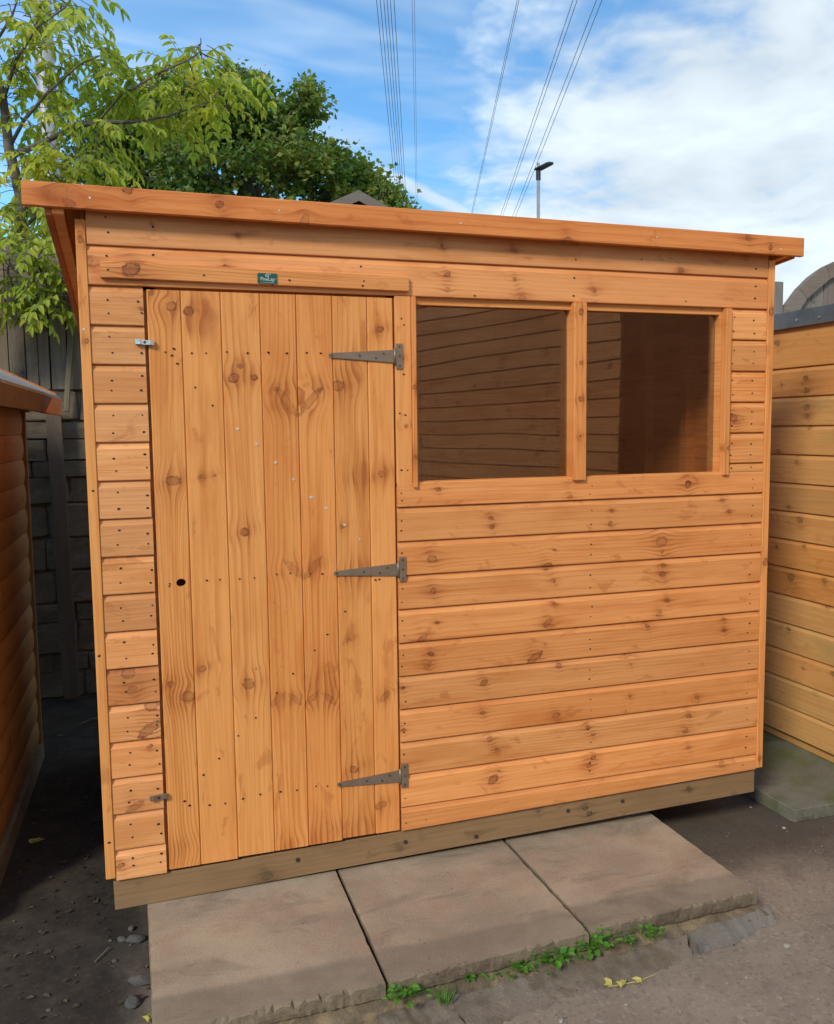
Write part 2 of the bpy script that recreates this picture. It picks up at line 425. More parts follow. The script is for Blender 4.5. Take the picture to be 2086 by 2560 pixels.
M_INNER = simple('interior_floor', (0.23, 0.13, 0.06), 0.8, 0, 0.3, 12)
M_TAR_ROOF = simple('grey_shingle', (0.16, 0.15, 0.14), 0.9, 0, 0.4, 24, 0.3)

def concrete(name, c1, c2, c3, band=None, green=0.0, bump=0.5, patch=None):
    m, N, B = new_mat(name)
    tc = N.new('ShaderNodeTexCoord').outputs['Object']
    oi = N.new('ShaderNodeObjectInfo').outputs['Random']
    p = N.v('ADD', tc, N.xyz(N.m('MULTIPLY', oi, 31.0), N.m('MULTIPLY', oi, 17.0), 0.0))
    big = N.noise(p, 2.6, 5, 0.62, dist=0.4); mid = N.noise(p, 9.0, 5, 0.65); fine = N.noise(p, 150.0, 4, 0.7)
    col = N.mix(N.ss(big, 0.33, 0.68), c1, c2)
    col = N.mix(N.m('MULTIPLY', N.ss(mid, 0.45, 0.72), 0.6), col, c3)
    dirt = N.ss(N.noise(N.v('MULTIPLY', p, (1.0, 2.2, 1.0)), 4.2, 5, 0.65, dist=0.6), 0.50, 0.72)
    col = N.mix(N.m('MULTIPLY', dirt, 0.58), col, tuple(c * 0.62 for c in c1))
    col = N.mix(N.m('MULTIPLY', N.ss(fine, 0.54, 0.68), 0.45), col, tuple(c * 0.5 for c in c1))
    col = N.mix(N.m('MULTIPLY', N.ss(fine, 0.44, 0.30), 0.35), col, tuple(min(1, c * 1.5) for c in c2))
    pits = N.ss(N.voro(p, 26.0), 0.10, 0.04)
    pits = N.m('MULTIPLY', pits, N.ss(N.noise(p, 5.0, 2), 0.52, 0.62))
    col = N.mix(N.m('MULTIPLY', pits, 0.7), col, tuple(c * 0.25 for c in c1))
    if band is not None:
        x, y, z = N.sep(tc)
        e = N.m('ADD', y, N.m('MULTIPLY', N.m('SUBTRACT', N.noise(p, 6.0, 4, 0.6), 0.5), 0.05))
        bd = N.m('MULTIPLY', N.ss(e, band + 0.016, band - 0.016), N.m('ADD', 0.22, N.m('MULTIPLY', mid, 0.6)))  # darker towards the front edge, with an uneven border
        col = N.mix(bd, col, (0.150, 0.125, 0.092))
    if green:
        gm = N.m('MULTIPLY', N.ss(N.noise(p, 3.2, 4, 0.6), 0.42, 0.66), green)
        col = N.mix(gm, col, (0.105, 0.125, 0.035))
    if patch:
        pm = N.m('MULTIPLY', N.ss(N.noise(p, 11.0, 4, 0.65, dist=0.5), 0.50, 0.62), 0.75)
        col = N.mix(pm, col, patch)
    N.l.new(col, B.inputs['Base Color']); B.inputs['Roughness'].default_value = 0.88; B.inputs['Specular IOR Level'].default_value = 0.25
    bp = N.new('ShaderNodeBump'); bp.inputs['Strength'].default_value = bump; bp.inputs['Distance'].default_value = 0.003
    N.l.new(N.m('ADD', N.m('ADD', fine, N.m('MULTIPLY', mid, 0.8)), N.m('MULTIPLY', pits, -1.5)), bp.inputs['Height']); N.l.new(bp.outputs[0], B.inputs['Normal'])
    return m
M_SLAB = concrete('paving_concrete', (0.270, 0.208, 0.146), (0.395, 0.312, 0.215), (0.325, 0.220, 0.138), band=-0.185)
M_SLABG = concrete('mossy_concrete', (0.15, 0.145, 0.115), (0.20, 0.19, 0.15), (0.125, 0.125, 0.085), green=0.85)
M_HAUNCH = concrete('rough_concrete', (0.165, 0.133, 0.100), (0.225, 0.183, 0.137), (0.11, 0.088, 0.066), bump=0.9, patch=(0.13, 0.098, 0.064))
M_EDGEB = concrete('bluish_concrete', (0.14, 0.125, 0.108), (0.20, 0.178, 0.150), (0.16, 0.128, 0.088), bump=0.9)
M_MORTAR = concrete('crumbly_mortar', (0.115, 0.088, 0.058), (0.20, 0.150, 0.090), (0.065, 0.048, 0.032), bump=1.0, patch=(0.27, 0.20, 0.115))
M_AGG = concrete('exposed_aggregate', (0.17, 0.132, 0.092), (0.25, 0.195, 0.125), (0.095, 0.072, 0.05), bump=1.0)
M_BLOCK = concrete('dark_wall_stone', (0.160, 0.130, 0.095), (0.205, 0.168, 0.122), (0.115, 0.094, 0.070), bump=1.0)
M_STONEG = concrete('tarmac_grit', (0.17, 0.14, 0.108), (0.30, 0.25, 0.195), (0.10, 0.083, 0.065))
M_STONEP = concrete('pale_pebble', (0.30, 0.265, 0.22), (0.40, 0.36, 0.30), (0.2, 0.18, 0.15))
M_STONE = concrete('loose_stone', (0.075, 0.069, 0.062), (0.115, 0.106, 0.095), (0.05, 0.046, 0.04), bump=0.6)

def ground_mat():
    m, N, B = new_mat('tarmac_and_soil')
    p = N.new('ShaderNodeNewGeometry').outputs['Position']
    x, y, z = N.sep(p)
    big = N.noise(p, 1.5, 5, 0.62, dist=0.5); mid = N.noise(p, 7.0, 5, 0.65); fine = N.noise(p, 120.0, 4, 0.75); agg = N.voro(p, 190.0)
    tar = N.mix(N.ss(big, 0.32, 0.70), (0.195, 0.158, 0.120), (0.285, 0.232, 0.176))
    tar = N.mix(N.m('MULTIPLY', N.ss(mid, 0.48, 0.72), 0.55), tar, (0.135, 0.113, 0.092))
    tar = N.mix(N.m('MULTIPLY', N.ss(fine, 0.55, 0.72), 0.3), tar, (0.38, 0.33, 0.27))
    tar = N.mix(N.m('MULTIPLY', N.ss(agg, 0.30, 0.12), 0.3), tar, (0.05, 0.044, 0.038))
    sp = N.new('ShaderNodeTexVoronoi'); N.l.new(p, sp.inputs['Vector']); sp.inputs['Scale'].default_value = 95.0
    spr = N.sep(sp.outputs['Color'])[0]
    tar = N.mix(N.m('MULTIPLY', N.ss(spr, 0.84, 0.98), 0.28), tar, (0.40, 0.35, 0.29))
    tar = N.mix(N.m('MULTIPLY', N.ss(spr, 0.18, 0.03), 0.28), tar, (0.07, 0.058, 0.046))
    dust = N.ss(N.noise(p, 3.1, 5, 0.7, dist=0.8), 0.50, 0.66)
    tar = N.mix(N.m('MULTIPLY', dust, 0.22), tar, (0.115, 0.094, 0.074))
    soil = N.mix(N.ss(mid, 0.35, 0.7), (0.026, 0.021, 0.016), (0.055, 0.044, 0.033))
    soil = N.mix(N.m('MULTIPLY', N.ss(N.noise(p, 38.0, 4, 0.7), 0.52, 0.70), 0.5), soil, (0.078, 0.062, 0.046))
    soil = N.mix(N.m('MULTIPLY', N.ss(fine, 0.58, 0.74), 0.45), soil, (0.085, 0.074, 0.062))
    e = N.m('ADD', x, N.m('MULTIPLY', N.m('SUBTRACT', big, 0.5), 0.5))
    inS = N.ss(e, 0.22, -0.02)
    under = N.m('MULTIPLY', N.ss(N.m('ADD', y, N.m('MULTIPLY', N.m('SUBTRACT', mid, 0.5), 0.25)), -0.42, -0.12), N.ss(x, 3.4, 2.5))
    inS = N.m('MAXIMUM', inS, N.m('MULTIPLY', under, 0.75))
    col = N.mix(inS, tar, soil)
    N.l.new(col, B.inputs['Base Color']); B.inputs['Roughness'].default_value = 0.85; B.inputs['Specular IOR Level'].default_value = 0.3
    bp = N.new('ShaderNodeBump'); bp.inputs['Strength'].default_value = 0.4; bp.inputs['Distance'].default_value = 0.003
    N.l.new(N.m('ADD', N.m('ADD', fine, N.m('MULTIPLY', N.noise(p, 320.0, 2, 0.6), 0.8)), N.m('MULTIPLY', mid, N.m('ADD', 1.2, N.m('MULTIPLY', inS, 5.0)))), bp.inputs['Height']); N.l.new(bp.outputs[0], B.inputs['Normal'])
    return m
M_GROUND = ground_mat()

def glass_mat():
    m, N, B = new_mat('wavy_acrylic_pane')
    N.n.remove(B); out = [n for n in N.n if n.type == 'OUTPUT_MATERIAL'][0]
    tc = N.new('ShaderNodeTexCoord').outputs['Object']
    bp = N.new('ShaderNodeBump'); bp.inputs['Strength'].default_value = 0.045; bp.inputs['Distance'].default_value = 0.02
    N.l.new(N.noise(N.v('MULTIPLY', tc, (3.0, 1, 3.6)), 1.0, 0, 0.4), bp.inputs['Height'])
    gl = N.new('ShaderNodeBsdfGlossy'); gl.inputs['Roughness'].default_value = 0.012; gl.inputs[0].default_value = (1, 0.97, 0.94, 1)
    N.l.new(bp.outputs[0], gl.inputs['Normal'])
    tr = N.new('ShaderNodeBsdfTransparent'); tr.inputs[0].default_value = (0.85, 0.83, 0.83, 1)
    geo = N.new('ShaderNodeNewGeometry')
    cs = N.m('ABSOLUTE', N.v('DOT_PRODUCT', geo.outputs['Normal'], geo.outputs['Incoming']))
    fr = N.m('ADD', 0.135, N.m('MULTIPLY', N.m('POWER', N.m('SUBTRACT', 1.0, cs), 5.0), 0.9))
    mx = N.new('ShaderNodeMixShader'); N.l.new(fr, mx.inputs[0])
    N.l.new(tr.outputs[0], mx.inputs[1]); N.l.new(gl.outputs[0], mx.inputs[2]); N.l.new(mx.outputs[0], out.inputs[0])
    return m
M_GLASS = glass_mat()

def leaf_mat(name, c1, c2, c3, trans=0.35, rough=0.5):
    m, N, B = new_mat(name)
    r = N.new('ShaderNodeNewGeometry').outputs['Random Per Island']
    tc = N.new('ShaderNodeTexCoord').outputs['Object']
    big = N.noise(tc, 1.1, 3, 0.6)
    f = N.m('ADD', N.m('MULTIPLY', r, 0.6), N.m('MULTIPLY', N.ss(big, 0.3, 0.7), 0.5))
    col = N.ramp(f, [(0.0, c1), (0.55, c2), (1.0, c3)])
    N.l.new(col, B.inputs['Base Color']); B.inputs['Roughness'].default_value = rough; B.inputs['Specular IOR Level'].default_value = 0.35
    tl = N.new('ShaderNodeBsdfTranslucent'); N.l.new(N.mix(1.0, col, (1.25, 1.25, 0.6), 'MULTIPLY'), tl.inputs[0])
    mx = N.new('ShaderNodeMixShader'); mx.inputs[0].default_value = trans
    out = [n for n in N.n if n.type == 'OUTPUT_MATERIAL'][0]
    N.l.new(B.outputs[0], mx.inputs[1]); N.l.new(tl.outputs[0], mx.inputs[2]); N.l.new(mx.outputs[0], out.inputs[0])
    return m
M_LEAF = leaf_mat('ash_leaf', (0.24, 0.36, 0.06), (0.45, 0.52, 0.075), (0.66, 0.59, 0.11), 0.55)
M_MAPLE = leaf_mat('maple_leaf', (0.070, 0.150, 0.034), (0.135, 0.230, 0.048), (0.33, 0.33, 0.06), 0.45)
M_WEED = leaf_mat('weed_leaf', (0.05, 0.16, 0.02), (0.10, 0.26, 0.03), (0.17, 0.34, 0.05), 0.3)
M_YLEAF = leaf_mat('fallen_leaf', (0.42, 0.38, 0.07), (0.52, 0.46, 0.12), (0.60, 0.56, 0.28), 0.2)
M_BARK = simple('bark', (0.17, 0.145, 0.115), 0.9, 0, 0.45, 18, 0.6, 0.01)

# ================================================================== ground
def ground():
    mb = MB(); s = 600.0
    xs = [-s, -60, -10, -3, 0, 3, 10, 60, s]
    ys = [-s, -60, -10, -3, 0, 3, 10, 60, s]
    vs = [(a, b, 0.0) for b in ys for a in xs]
    n = len(xs)
    mb.add(vs, [(j * n + i, j * n + i + 1, (j + 1) * n + i + 1, (j + 1) * n + i) for j in range(n - 1) for i in range(n - 1)])
    mb.build('ground', M_GROUND, kind='structure')
ground()

# ================================================================== the main shed
P0 = 0.115                                   # cover of one shiplap board
def zk(k): return SH - P0 * k
XL, XR = 0.0, 2.392                          # cladding between the corner strips
YB = 1.78                                    # back wall
ZTOP_F = 2.232
shed = empty('garden_shed', (0, 0, 0), 'orange stained shiplap pent shed with plank door and two dark windows', 'shed')

def zbot(x): return 0.199 + (0.236 - 0.199) * x / 2.392     # lower edge of the cladding rises to the right

# knots read off the photograph: (origin x, origin y, scale, [(x, y, r, angle, elongation, strength)])
KN = []
krnd = random.Random(99)
def kz(ox, oy, sc, lst):
    for k in lst:
        x, y, r = k[:3]; a = k[3] if len(k) > 3 else 0.0; e = k[4] if len(k) > 4 else 1.15; s = k[5] if len(k) > 5 else 0.9
        if len(k) == 3: a = krnd.uniform(-0.5, 0.5); e = krnd.uniform(0.95, 1.7); s = krnd.uniform(0.5, 1.0); r *= krnd.uniform(0.75, 1.05)
        KN.append((ox + x / sc, oy + y / sc, r / sc / 800.0, a, e, s))
kz(200, 640, 2.0186, [(357, 185, 15), (462, 253, 22), (470, 1135, 25), (548, 277, 24), (620, 1115, 10), (680, 1107, 7), (775, 615, 25), (880, 612, 16), (808, 556, 9),
    (832, 1393, 24), (1045, 735, 20, -0.98, 4.0, 0.36), (1165, 730, 18, 0.85, 4.6, 0.46), (985, 672, 11, 0, 1.2, 0.5), (1212, 676, 11, 0, 1.2, 0.5), (1300, 655, 24, 0, 1.5, 0.6), (1515, 370, 14), (1522, 1100, 20), (1330, 1365, 12), (1410, 300, 6), (1303, 350, 7),
    (280, 72, 30, 0.5, 1.25, 0.95), (310, 270, 8), (1630, 640, 8), (1625, 1025, 9)])
kz(200, 1400, 2.0186, [(1078, 45, 18, -0.80, 3.6, 0.36), (1178, 40, 16, 0.90, 4.2, 0.42), (1000, 705, 14, 0.75, 3.2, 0.34), (1088, 705, 14, -0.75, 3.2, 0.34), (1170, 700, 14, 0.75, 3.2, 0.45), (1262, 700, 14, -0.75, 3.2, 0.45),
    (1365, 403, 11), (1385, 1060, 20), (1520, 1240, 20), (1540, 690, 15, 0.8, 2.2, 0.5), (458, 628, 17), (548, 690, 26, 0, 1.3, 0.6), (620, 550, 14, 0.5, 1.4, 0.6), (852, 625, 26), (890, 550, 6),
    (245, 572, 26, 0, 1.2, 0.6), (265, 650, 14, 0, 1.4, 0.5), (362, 738, 22, 0, 1.4, 0.75), (350, 855, 24, 0.6, 2.6, 0.75), (205, 1545, 14), (350, 945, 10, 0.4, 1.6), (280, 1245, 16, 0.5, 3.0, 0.5), (90, 1395 - 760, 14), (1390, 150, 7, 1.5, 3.0)])
kz(200, 640, 2.0186, [(1110, 690, 34, 0, 1, 0.0), (1400, 560, 30, 0, 1, 0.0), (640, 330, 26, 0, 1, 0.0), (1430, 1100, 28, 0, 1, 0.0)])
kz(200, 1400, 2.0186, [(1240, 1390, 30, 0, 1, 0.0), (1420, 1370, 30, 0, 1, 0.0), (1060, 1440, 16, 0, 1, 0.0), (1220, 640, 34, 0, 1, 0.0), (1390, 60, 26, 0, 1, 0.0), (460, 1480, 26, 0, 1, 0.0)])
kz(960, 1200, 1.736, [(235, 42, 10), (808, 72, 10), (1320, 20, 16), (465, 165, 9), (470, 205, 10), (983, 187, 10), (990, 135, 6), (1470, 85, 9), (1500, 140, 7), (210, 342, 17), (740, 303, 6),
    (710, 375, 15, 0.5, 1.6, 0.6), (1205, 268, 26, 0, 1.2, 0.45), (1210, 312, 9), (215, 482, 15), (740, 440, 7), (1213, 372, 9), (1210, 408, 14), (740, 540, 10), (712, 620, 14, 0.7, 2.0, 0.6), (1230, 520, 11), (1195, 580, 9, 0.7, 2.0, 0.5),
    (232, 620, 7), (168, 688, 14, 0.7, 2.0, 0.6), (205, 755, 9), (190, 805, 11, 0.7, 1.8, 0.6), (655, 772, 17, 0.6, 2.6, 0.7), (700, 715, 5), (1145, 635, 10), (1478, 605, 9), (1478, 652, 10), (435, 880, 13, 0.4, 1.6), (760, 805, 9),
    (1050, 760, 7), (1075, 805, 6), (430, 1010, 10, 0, 1.2, 0.6), (748, 1022, 12, 0.3, 1.8, 0.6), (1070, 940, 6), (1360, 945, 10), (1050, 1003, 5), (885, 1075, 14), (907, 1105, 8), (460, 1125, 16), (490, 1172, 8), (1325, 1025, 10), (1310, 1090, 14),
    (1322, 1160, 9), (910, 1207, 10), (890, 1240, 13), (475, 1300, 18, 0.5, 1.5), (500, 1262, 7), (1467, 1232, 13), (80, 905, 9), (85, 1085, 9)])
kz(960, 640, 1.736, [(275, 80, 10), (275, 145, 12), (568, 98, 8), (600, 180, 16), (910, 150, 12), (1125, 175, 10), (1290, 65, 9), (1285, 127, 7), (1452, 105, 8), (1520, 705, 24), (1320, 985, 14)])
kz(0, 440, 2.893, [(1100, 345, 10), (1720, 430, 12), (1640, 660, 16), (650, 615, 18, 1.2, 1.6, 0.5)])
kz(1043, 0, 1.664, [(105, 1020, 10), (403, 1035, 9)])

def knots_for(x0, x1, z0, z1, y=0.0, vert=False):
    out = []
    for (px, py, r, a, e, s) in KN:
        X, _, Z = on(px, py, 1, y)
        if x0 - r * 0.6 <= X <= x1 + r * 0.6 and z0 - r * 0.4 <= Z <= z1 + r * 0.4:
            if vert: out.append((Z - z0, x1 - X, r, a + math.pi / 2, e, s))
            else: out.append((X - x0, Z - z0, r, a, e, s))
    return sorted(out, key=lambda k: -k[2])

def T(base, j=0.15):
    f = 1 + rnd.uniform(-j, j * 0.7); g = rnd.uniform(-0.05, 0.05)
    return (base[0] * f, base[1] * f * (1 + g), base[2] * f * (1 + 2 * g))
T_COL = (1.0, 1.06, 1.22); T_DOOR = (0.98, 0.99, 0.90); T_LOW = (1.0, 1.0, 1.02); T_TOP = (1.02, 1.06, 1.22)

def clad(x0, x1, z0, z1, tint, zl=0.0, zr=0.0, extra=0, grain=0.7):
    """one shiplap board of the front wall"""
    return board('cladding_board', W_MAIN, shed, (x0, rnd.uniform(-0.0008, 0.0008), z0), x1 - x0, z1 - z0, 'shiplap', tint=T(tint), zl=zl, zr=zr,
                 ring=rnd.uniform(38, 75), grain=grain * rnd.uniform(0.7, 1.2), knots=knots_for(x0, x1, z0, z1), nknots=extra)

# top boards over the whole width
clad(XL, XR, zk(0), ZTOP_F + 0.028, T_TOP, grain=0.5)
clad(XL, XR, zk(1), zk(0), T_TOP, grain=0.5)
XC = 0.152
for k in range(2, 17): clad(XL, XC - rnd.uniform(0, 0.003), zk(k), zk(k - 1), T_COL)
clad(XL, XC, zbot(0.0), zk(16), T_COL)
XD0, XD1 = 0.160, 0.926
XS = 0.931
# sill board and the boards below the window
o = board('cladding_board', W_MAIN, shed, (XS, -0.001, zk(7)), XR - XS, 1.412 - zk(7), 'flat', t=0.016, tint=T(T_LOW, 0.03), ring=60, grain=0.7, knots=knots_for(XS, XR, zk(7), 1.412))
for k in range(8, 17): clad(XS, XR, zk(k), zk(k - 1), T_LOW)
clad(XS, XR, zbot(XS), zk(16), T_LOW, zr=zbot(XR) - zbot(XS))
# right of the window
XW1 = 2.229
for k in range(2, 7): clad(XW1, XR, zk(k), zk(k - 1), (1.0, 1.0, 1.0), grain=1.1)
clad(XW1, XR, 1.4125, zk(6), (1.0, 1.0, 1.0))

# corner strips
def strip(x0, x1, y0, z0, z1, tint, name='corner_strip', t=0.03, **kw):
    return board(name, W_MAIN, shed, (x1, y0, z0), z1 - z0, x1 - x0, 'flat', t=t, vert=True, tint=tint, ring=kw.get('ring', 55), grain=kw.get('grain', 0.9), nknots=kw.get('nk', 3))
strip(-0.030, -0.001, -0.004, 0.212, 2.205, (0.97, 0.97, 0.85))
strip(2.3935, 2.422, -0.004, 0.243, 2.200, (1.0, 0.98, 0.90))
# side battens that finish the corners round to the side walls
board('corner_strip', W_MAIN, shed, (-0.0305, 0.046, 0.215), 1.98, 0.05 - 0.004, 'flat', t=0.012, face='-x', vert=True, tint=(0.9, 0.85, 0.75), nknots=2)

# door: ledges and braces carry seven planks
db = MB()
for z0 in (0.42, 1.08, 1.78): db.box(XD0 + (0.14 if z0 == 1.08 else 0.03), XD1 - 0.03, 0.018, 0.036, z0, z0 + 0.09)
for (za, zb_) in ((0.51, 1.08), (1.78, 1.17)):
    xa, xb = XD0 + 0.05, XD1 - 0.14
    db.add([(xa, 0.018, za), (xa + 0.1, 0.018, za), (xb + 0.1, 0.018, zb_), (xb, 0.018, zb_), (xa, 0.036, za), (xa + 0.1, 0.036, za), (xb + 0.1, 0.036, zb_), (xb, 0.036, zb_)],
           [(0, 1, 2, 3), (7, 6, 5, 4), (0, 4, 5, 1), (1, 5, 6, 2), (2, 6, 7, 3), (3, 7, 4, 0)])
door = db.build('door', W_MAIN, shed, tint=(0.8, 0.75, 0.7), ring=60.0, grain=0.8, seed=3.0)
jx = [0.160, 0.2585, 0.3765, 0.4955, 0.6085, 0.7235, 0.8385, 0.926]
tintd = [(0.97, 0.95, 0.82), (1.0, 0.98, 0.86), (0.97, 0.93, 0.80), (0.98, 0.99, 0.90), (0.99, 0.97, 0.86), (0.98, 0.95, 0.82), (1.0, 1.0, 0.92)]
grd = [1.5, 0.6, 1.0, 1.25, 1.2, 1.1, 0.7]; rgd = [95, 32, 48, 62, 55, 42, 34]
planks = []
for i in range(7):
    x0, x1 = jx[i] + 0.0006, jx[i + 1] - 0.0006
    zb_ = 0.207 + 0.014 * i / 6 + rnd.uniform(-0.003, 0.003); zt = 2.0135
    pl = board('door_plank', W_MAIN, door, (x1, 0.001 + rnd.uniform(-0.0007, 0.0007), zb_), zt - zb_, x1 - x0, 'tg', vert=True, tint=T(tintd[i], 0.03), ring=rgd[i], grain=grd[i],
               knots=knots_for(x0, x1, zb_, zt, vert=True))
    planks.append(pl)
# key hole through the first plank
def cut_hole(o, wx, wz, r):
    cm = MB(); n = 20
    pts = [(wx + r * math.cos(2 * math.pi * k / n) * 1.18, wz + r * math.sin(2 * math.pi * k / n)) for k in range(n)]
    cm.add([(a, -0.05, b) for a, b in pts] + [(a, 0.06, b) for a, b in pts], [tuple(range(n)), tuple(range(2 * n - 1, n - 1, -1))] + [(k, n + k, n + (k + 1) % n, (k + 1) % n) for k in range(n)])
    c = link('cutter', cm.mesh('cutter'))
    o.data = o.data.copy()
    md = o.modifiers.new('hole', 'BOOLEAN'); md.operation = 'DIFFERENCE'; md.object = c; md.solver = 'EXACT'
    dg = bpy.context.evaluated_depsgraph_get(); me = bpy.data.meshes.new_from_object(o.evaluated_get(dg))
    o.modifiers.clear(); o.data = me
    bpy.data.objects.remove(c)
cut_hole(planks[0], 0.229, SH - 1.012, 0.0125)
# dark door frame seen in the gap round the door
fb = MB()
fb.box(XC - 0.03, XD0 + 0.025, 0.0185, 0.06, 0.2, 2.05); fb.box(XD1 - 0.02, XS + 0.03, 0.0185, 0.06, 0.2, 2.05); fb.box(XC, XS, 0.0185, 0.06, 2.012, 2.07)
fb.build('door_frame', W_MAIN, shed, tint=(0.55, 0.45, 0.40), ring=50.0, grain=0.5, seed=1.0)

# strip over the door with the maker's plate
dst = board('drip_strip', W_MAIN, shed, (0.0345, -0.0165, 2.041), 0.941, 0.0475, 'flat', t=0.018, c1=0.0, tint=(0.96, 0.95, 0.92), ring=85, grain=1.2, roll=0.0075,
            knots=[(0.0845, 0.027, 0.0185, 0.5, 1.3, 0.95)])
def plate():
    cx, cz, y = 0.5205, SH - 0.0855, -0.0185
    cx = (on(669, 696, 1, y))[0]; cz = (on(669, 696, 1, y))[2]
    hw, hh = 0.0310, 0.0165
    mb = MB()
    def rr(hw, hh, r, y0, y1, mi):
        pts = []
        for (sx, sz, a0) in ((1, 1, 0), (-1, 1, 90), (-1, -1, 180), (1, -1, 270)):
            for k in range(4):
                a = math.radians(a0 + 30 * k); pts.append((cx + sx * (hw - r) + r * math.cos(a), cz + sz * (hh - r) + r * math.sin(a)))
        n = len(pts)
        mb.add([(a, y0, b) for a, b in pts] + [(a, y1, b) for a, b in pts], [tuple(range(n)), tuple(range(2 * n - 1, n - 1, -1))] + [(k, n + k, n + (k + 1) % n, (k + 1) % n) for k in range(n)], mi)
    rr(hw, hh, 0.004, y, -0.0160, 1); rr(hw - 0.0013, hh - 0.0013, 0.003, y - 0.0005, -0.0160, 0)
    for sx in (-1, 1): mb.disc((cx + sx * 0.0265, y, cz - 0.0005), (0, -1, 0), 0.0022, 0.0012, 8, 1)
    mb.box(cx + 0.012, cx + 0.018, y, -0.0160, cz - hh - 0.006, cz - hh - 0.0005, 2)
    pl = mb.build('name_plate', [M_BADGE, M_ZINC, M_NAIL], shed, label='small green enamel plate lettered PineLap')
    cu = bpy.data.curves.new('lettering', 'FONT'); cu.body = 'PineLap'; cu.size = 0.0155; cu.align_x = 'CENTER'; cu.align_y = 'CENTER'; cu.extrude = 0.0002
    to = bpy.data.objects.new('lettering', cu); COL.objects.link(to)
    dg = bpy.context.evaluated_depsgraph_get(); me = bpy.data.meshes.new_from_object(to.evaluated_get(dg)); bpy.data.objects.remove(to)
    me.materials.clear(); me.materials.append(M_BADGEW)
    lo = link('lettering', me, None, pl); lo.rotation_euler = (math.pi / 2, 0, 0); lo.location = (cx, y - 0.0009, cz - 0.0022); lo.scale = (0.90, 1, 1)
    ic = MB(); z0 = cz + 0.0055
    def bar(a, b, w=0.0008):
        ic.tube([(a[0], y - 0.0008, a[1]), (b[0], y - 0.0008, b[1])], w, 6)
    bar((cx - 0.0065, z0 + 0.0045), (cx - 0.001, z0 + 0.0085)); bar((cx - 0.001, z0 + 0.0085), (cx + 0.0045, z0 + 0.0045))
    bar((cx - 0.005, z0), (cx - 0.005, z0 + 0.005)); bar((cx + 0.003, z0), (cx + 0.003, z0 + 0.005)); bar((cx - 0.005, z0), (cx + 0.003, z0)); bar((cx - 0.001, z0), (cx - 0.001, z0 + 0.004))
    bar((cx + 0.0045, z0 + 0.0075), (cx + 0.008, z0 + 0.0085)); bar((cx + 0.008, z0 + 0.0085), (cx + 0.0095, z0 + 0.0055))
    for k in range(9): bar((cx - 0.0215 + k * 0.0047, cz - 0.0122), (cx - 0.0215 + k * 0.0047 + 0.0036, cz - 0.0122), 0.0006)
    ic.build('emblem', M_BADGEW, pl)
plate()

# window: jamb board, frame, beads, mullion, two panes
ZW0, ZW1 = 1.412, 2.0195
jamb = board('jamb_board', W_MAIN, shed, (0.9855, -0.0015, 1.3995), 2.0205 - 1.3995, 0.0545, 'flat', t=0.016, vert=True, tint=(0.99, 0.98, 0.90), ring=45, grain=0.8, knots=[(0.2, 0.02, 0.006, 0, 1.2, 0.8), (0.42, 0.035, 0.007, 0, 1.2, 0.8)])
wf = MB()
wf.box(0.972, 1.010, 0.0165, 0.062, ZW0 - 0.03, ZW1 + 0.03)          # left post
wf.box(2.1925, 2.2285, 0.0165, 0.062, ZW0 - 0.03, ZW1 + 0.03)         # right post
wf.box(1.010, 2.1925, 0.0165, 0.064, ZW1 - 0.022, ZW1 + 0.028)        # head
wf.box(1.010, 2.1925, 0.0165, 0.064, ZW0 - 0.028, ZW0 + 0.003)        # sill
win = wf.build('window_frame', W_MAIN, shed, tint=(0.95, 0.92, 0.82), ring=60.0, grain=0.8, seed=5.0)
def vstrip(name, x0, x1, y0, z0, z1, t, tint, kn=None, parent=win, ring=55.0):
    return board(name, W_MAIN, parent, (x1, y0, z0), z1 - z0, x1 - x0, 'flat', t=t, vert=True, tint=tint, ring=ring, grain=0.9, knots=kn)
vstrip('bead', 0.986, 1.0005, -0.0125, 1.397, 2.0195, 0.029, (0.92, 0.86, 0.76), [(0.1, 0.006, 0.006, 0, 1, 0.8), (0.33, 0.008, 0.006, 0, 1.2, 0.8)])
vstrip('bead', 2.2035, 2.2275, -0.0135, 1.405, 2.0185, 0.029, (0.90, 0.84, 0.76), [(0.1, 0.006, 0.007, 0, 1, 0.8)])
mz0 = 1.404
vstrip('mullion', 1.5765, 1.6255, -0.0150, mz0, 2.0195, 0.066, (0.95, 0.86, 0.74), [(on(960 + 860 / 1.736, 640 + zz / 1.736, 1, -0.015)[2] - mz0, 0.024, rr_, 0, 1.2, 0.85) for zz, rr_ in ((242, 0.009), (465, 0.006), (620, 0.008), (782, 0.0045))])
for x0, x1 in ((1.0105, 1.5760), (1.6260, 2.1920)):
    g = MB(); hx, hz = (x1 - x0) / 2, (ZW1 - 0.024 - ZW0 - 0.004) / 2
    g.box(-hx, hx, -0.0015, 0.0015, -hz, hz)
    p = g.build('pane', M_GLASS, win); p.location = ((x0 + x1) / 2, 0.040, ZW0 + 0.004 + hz)

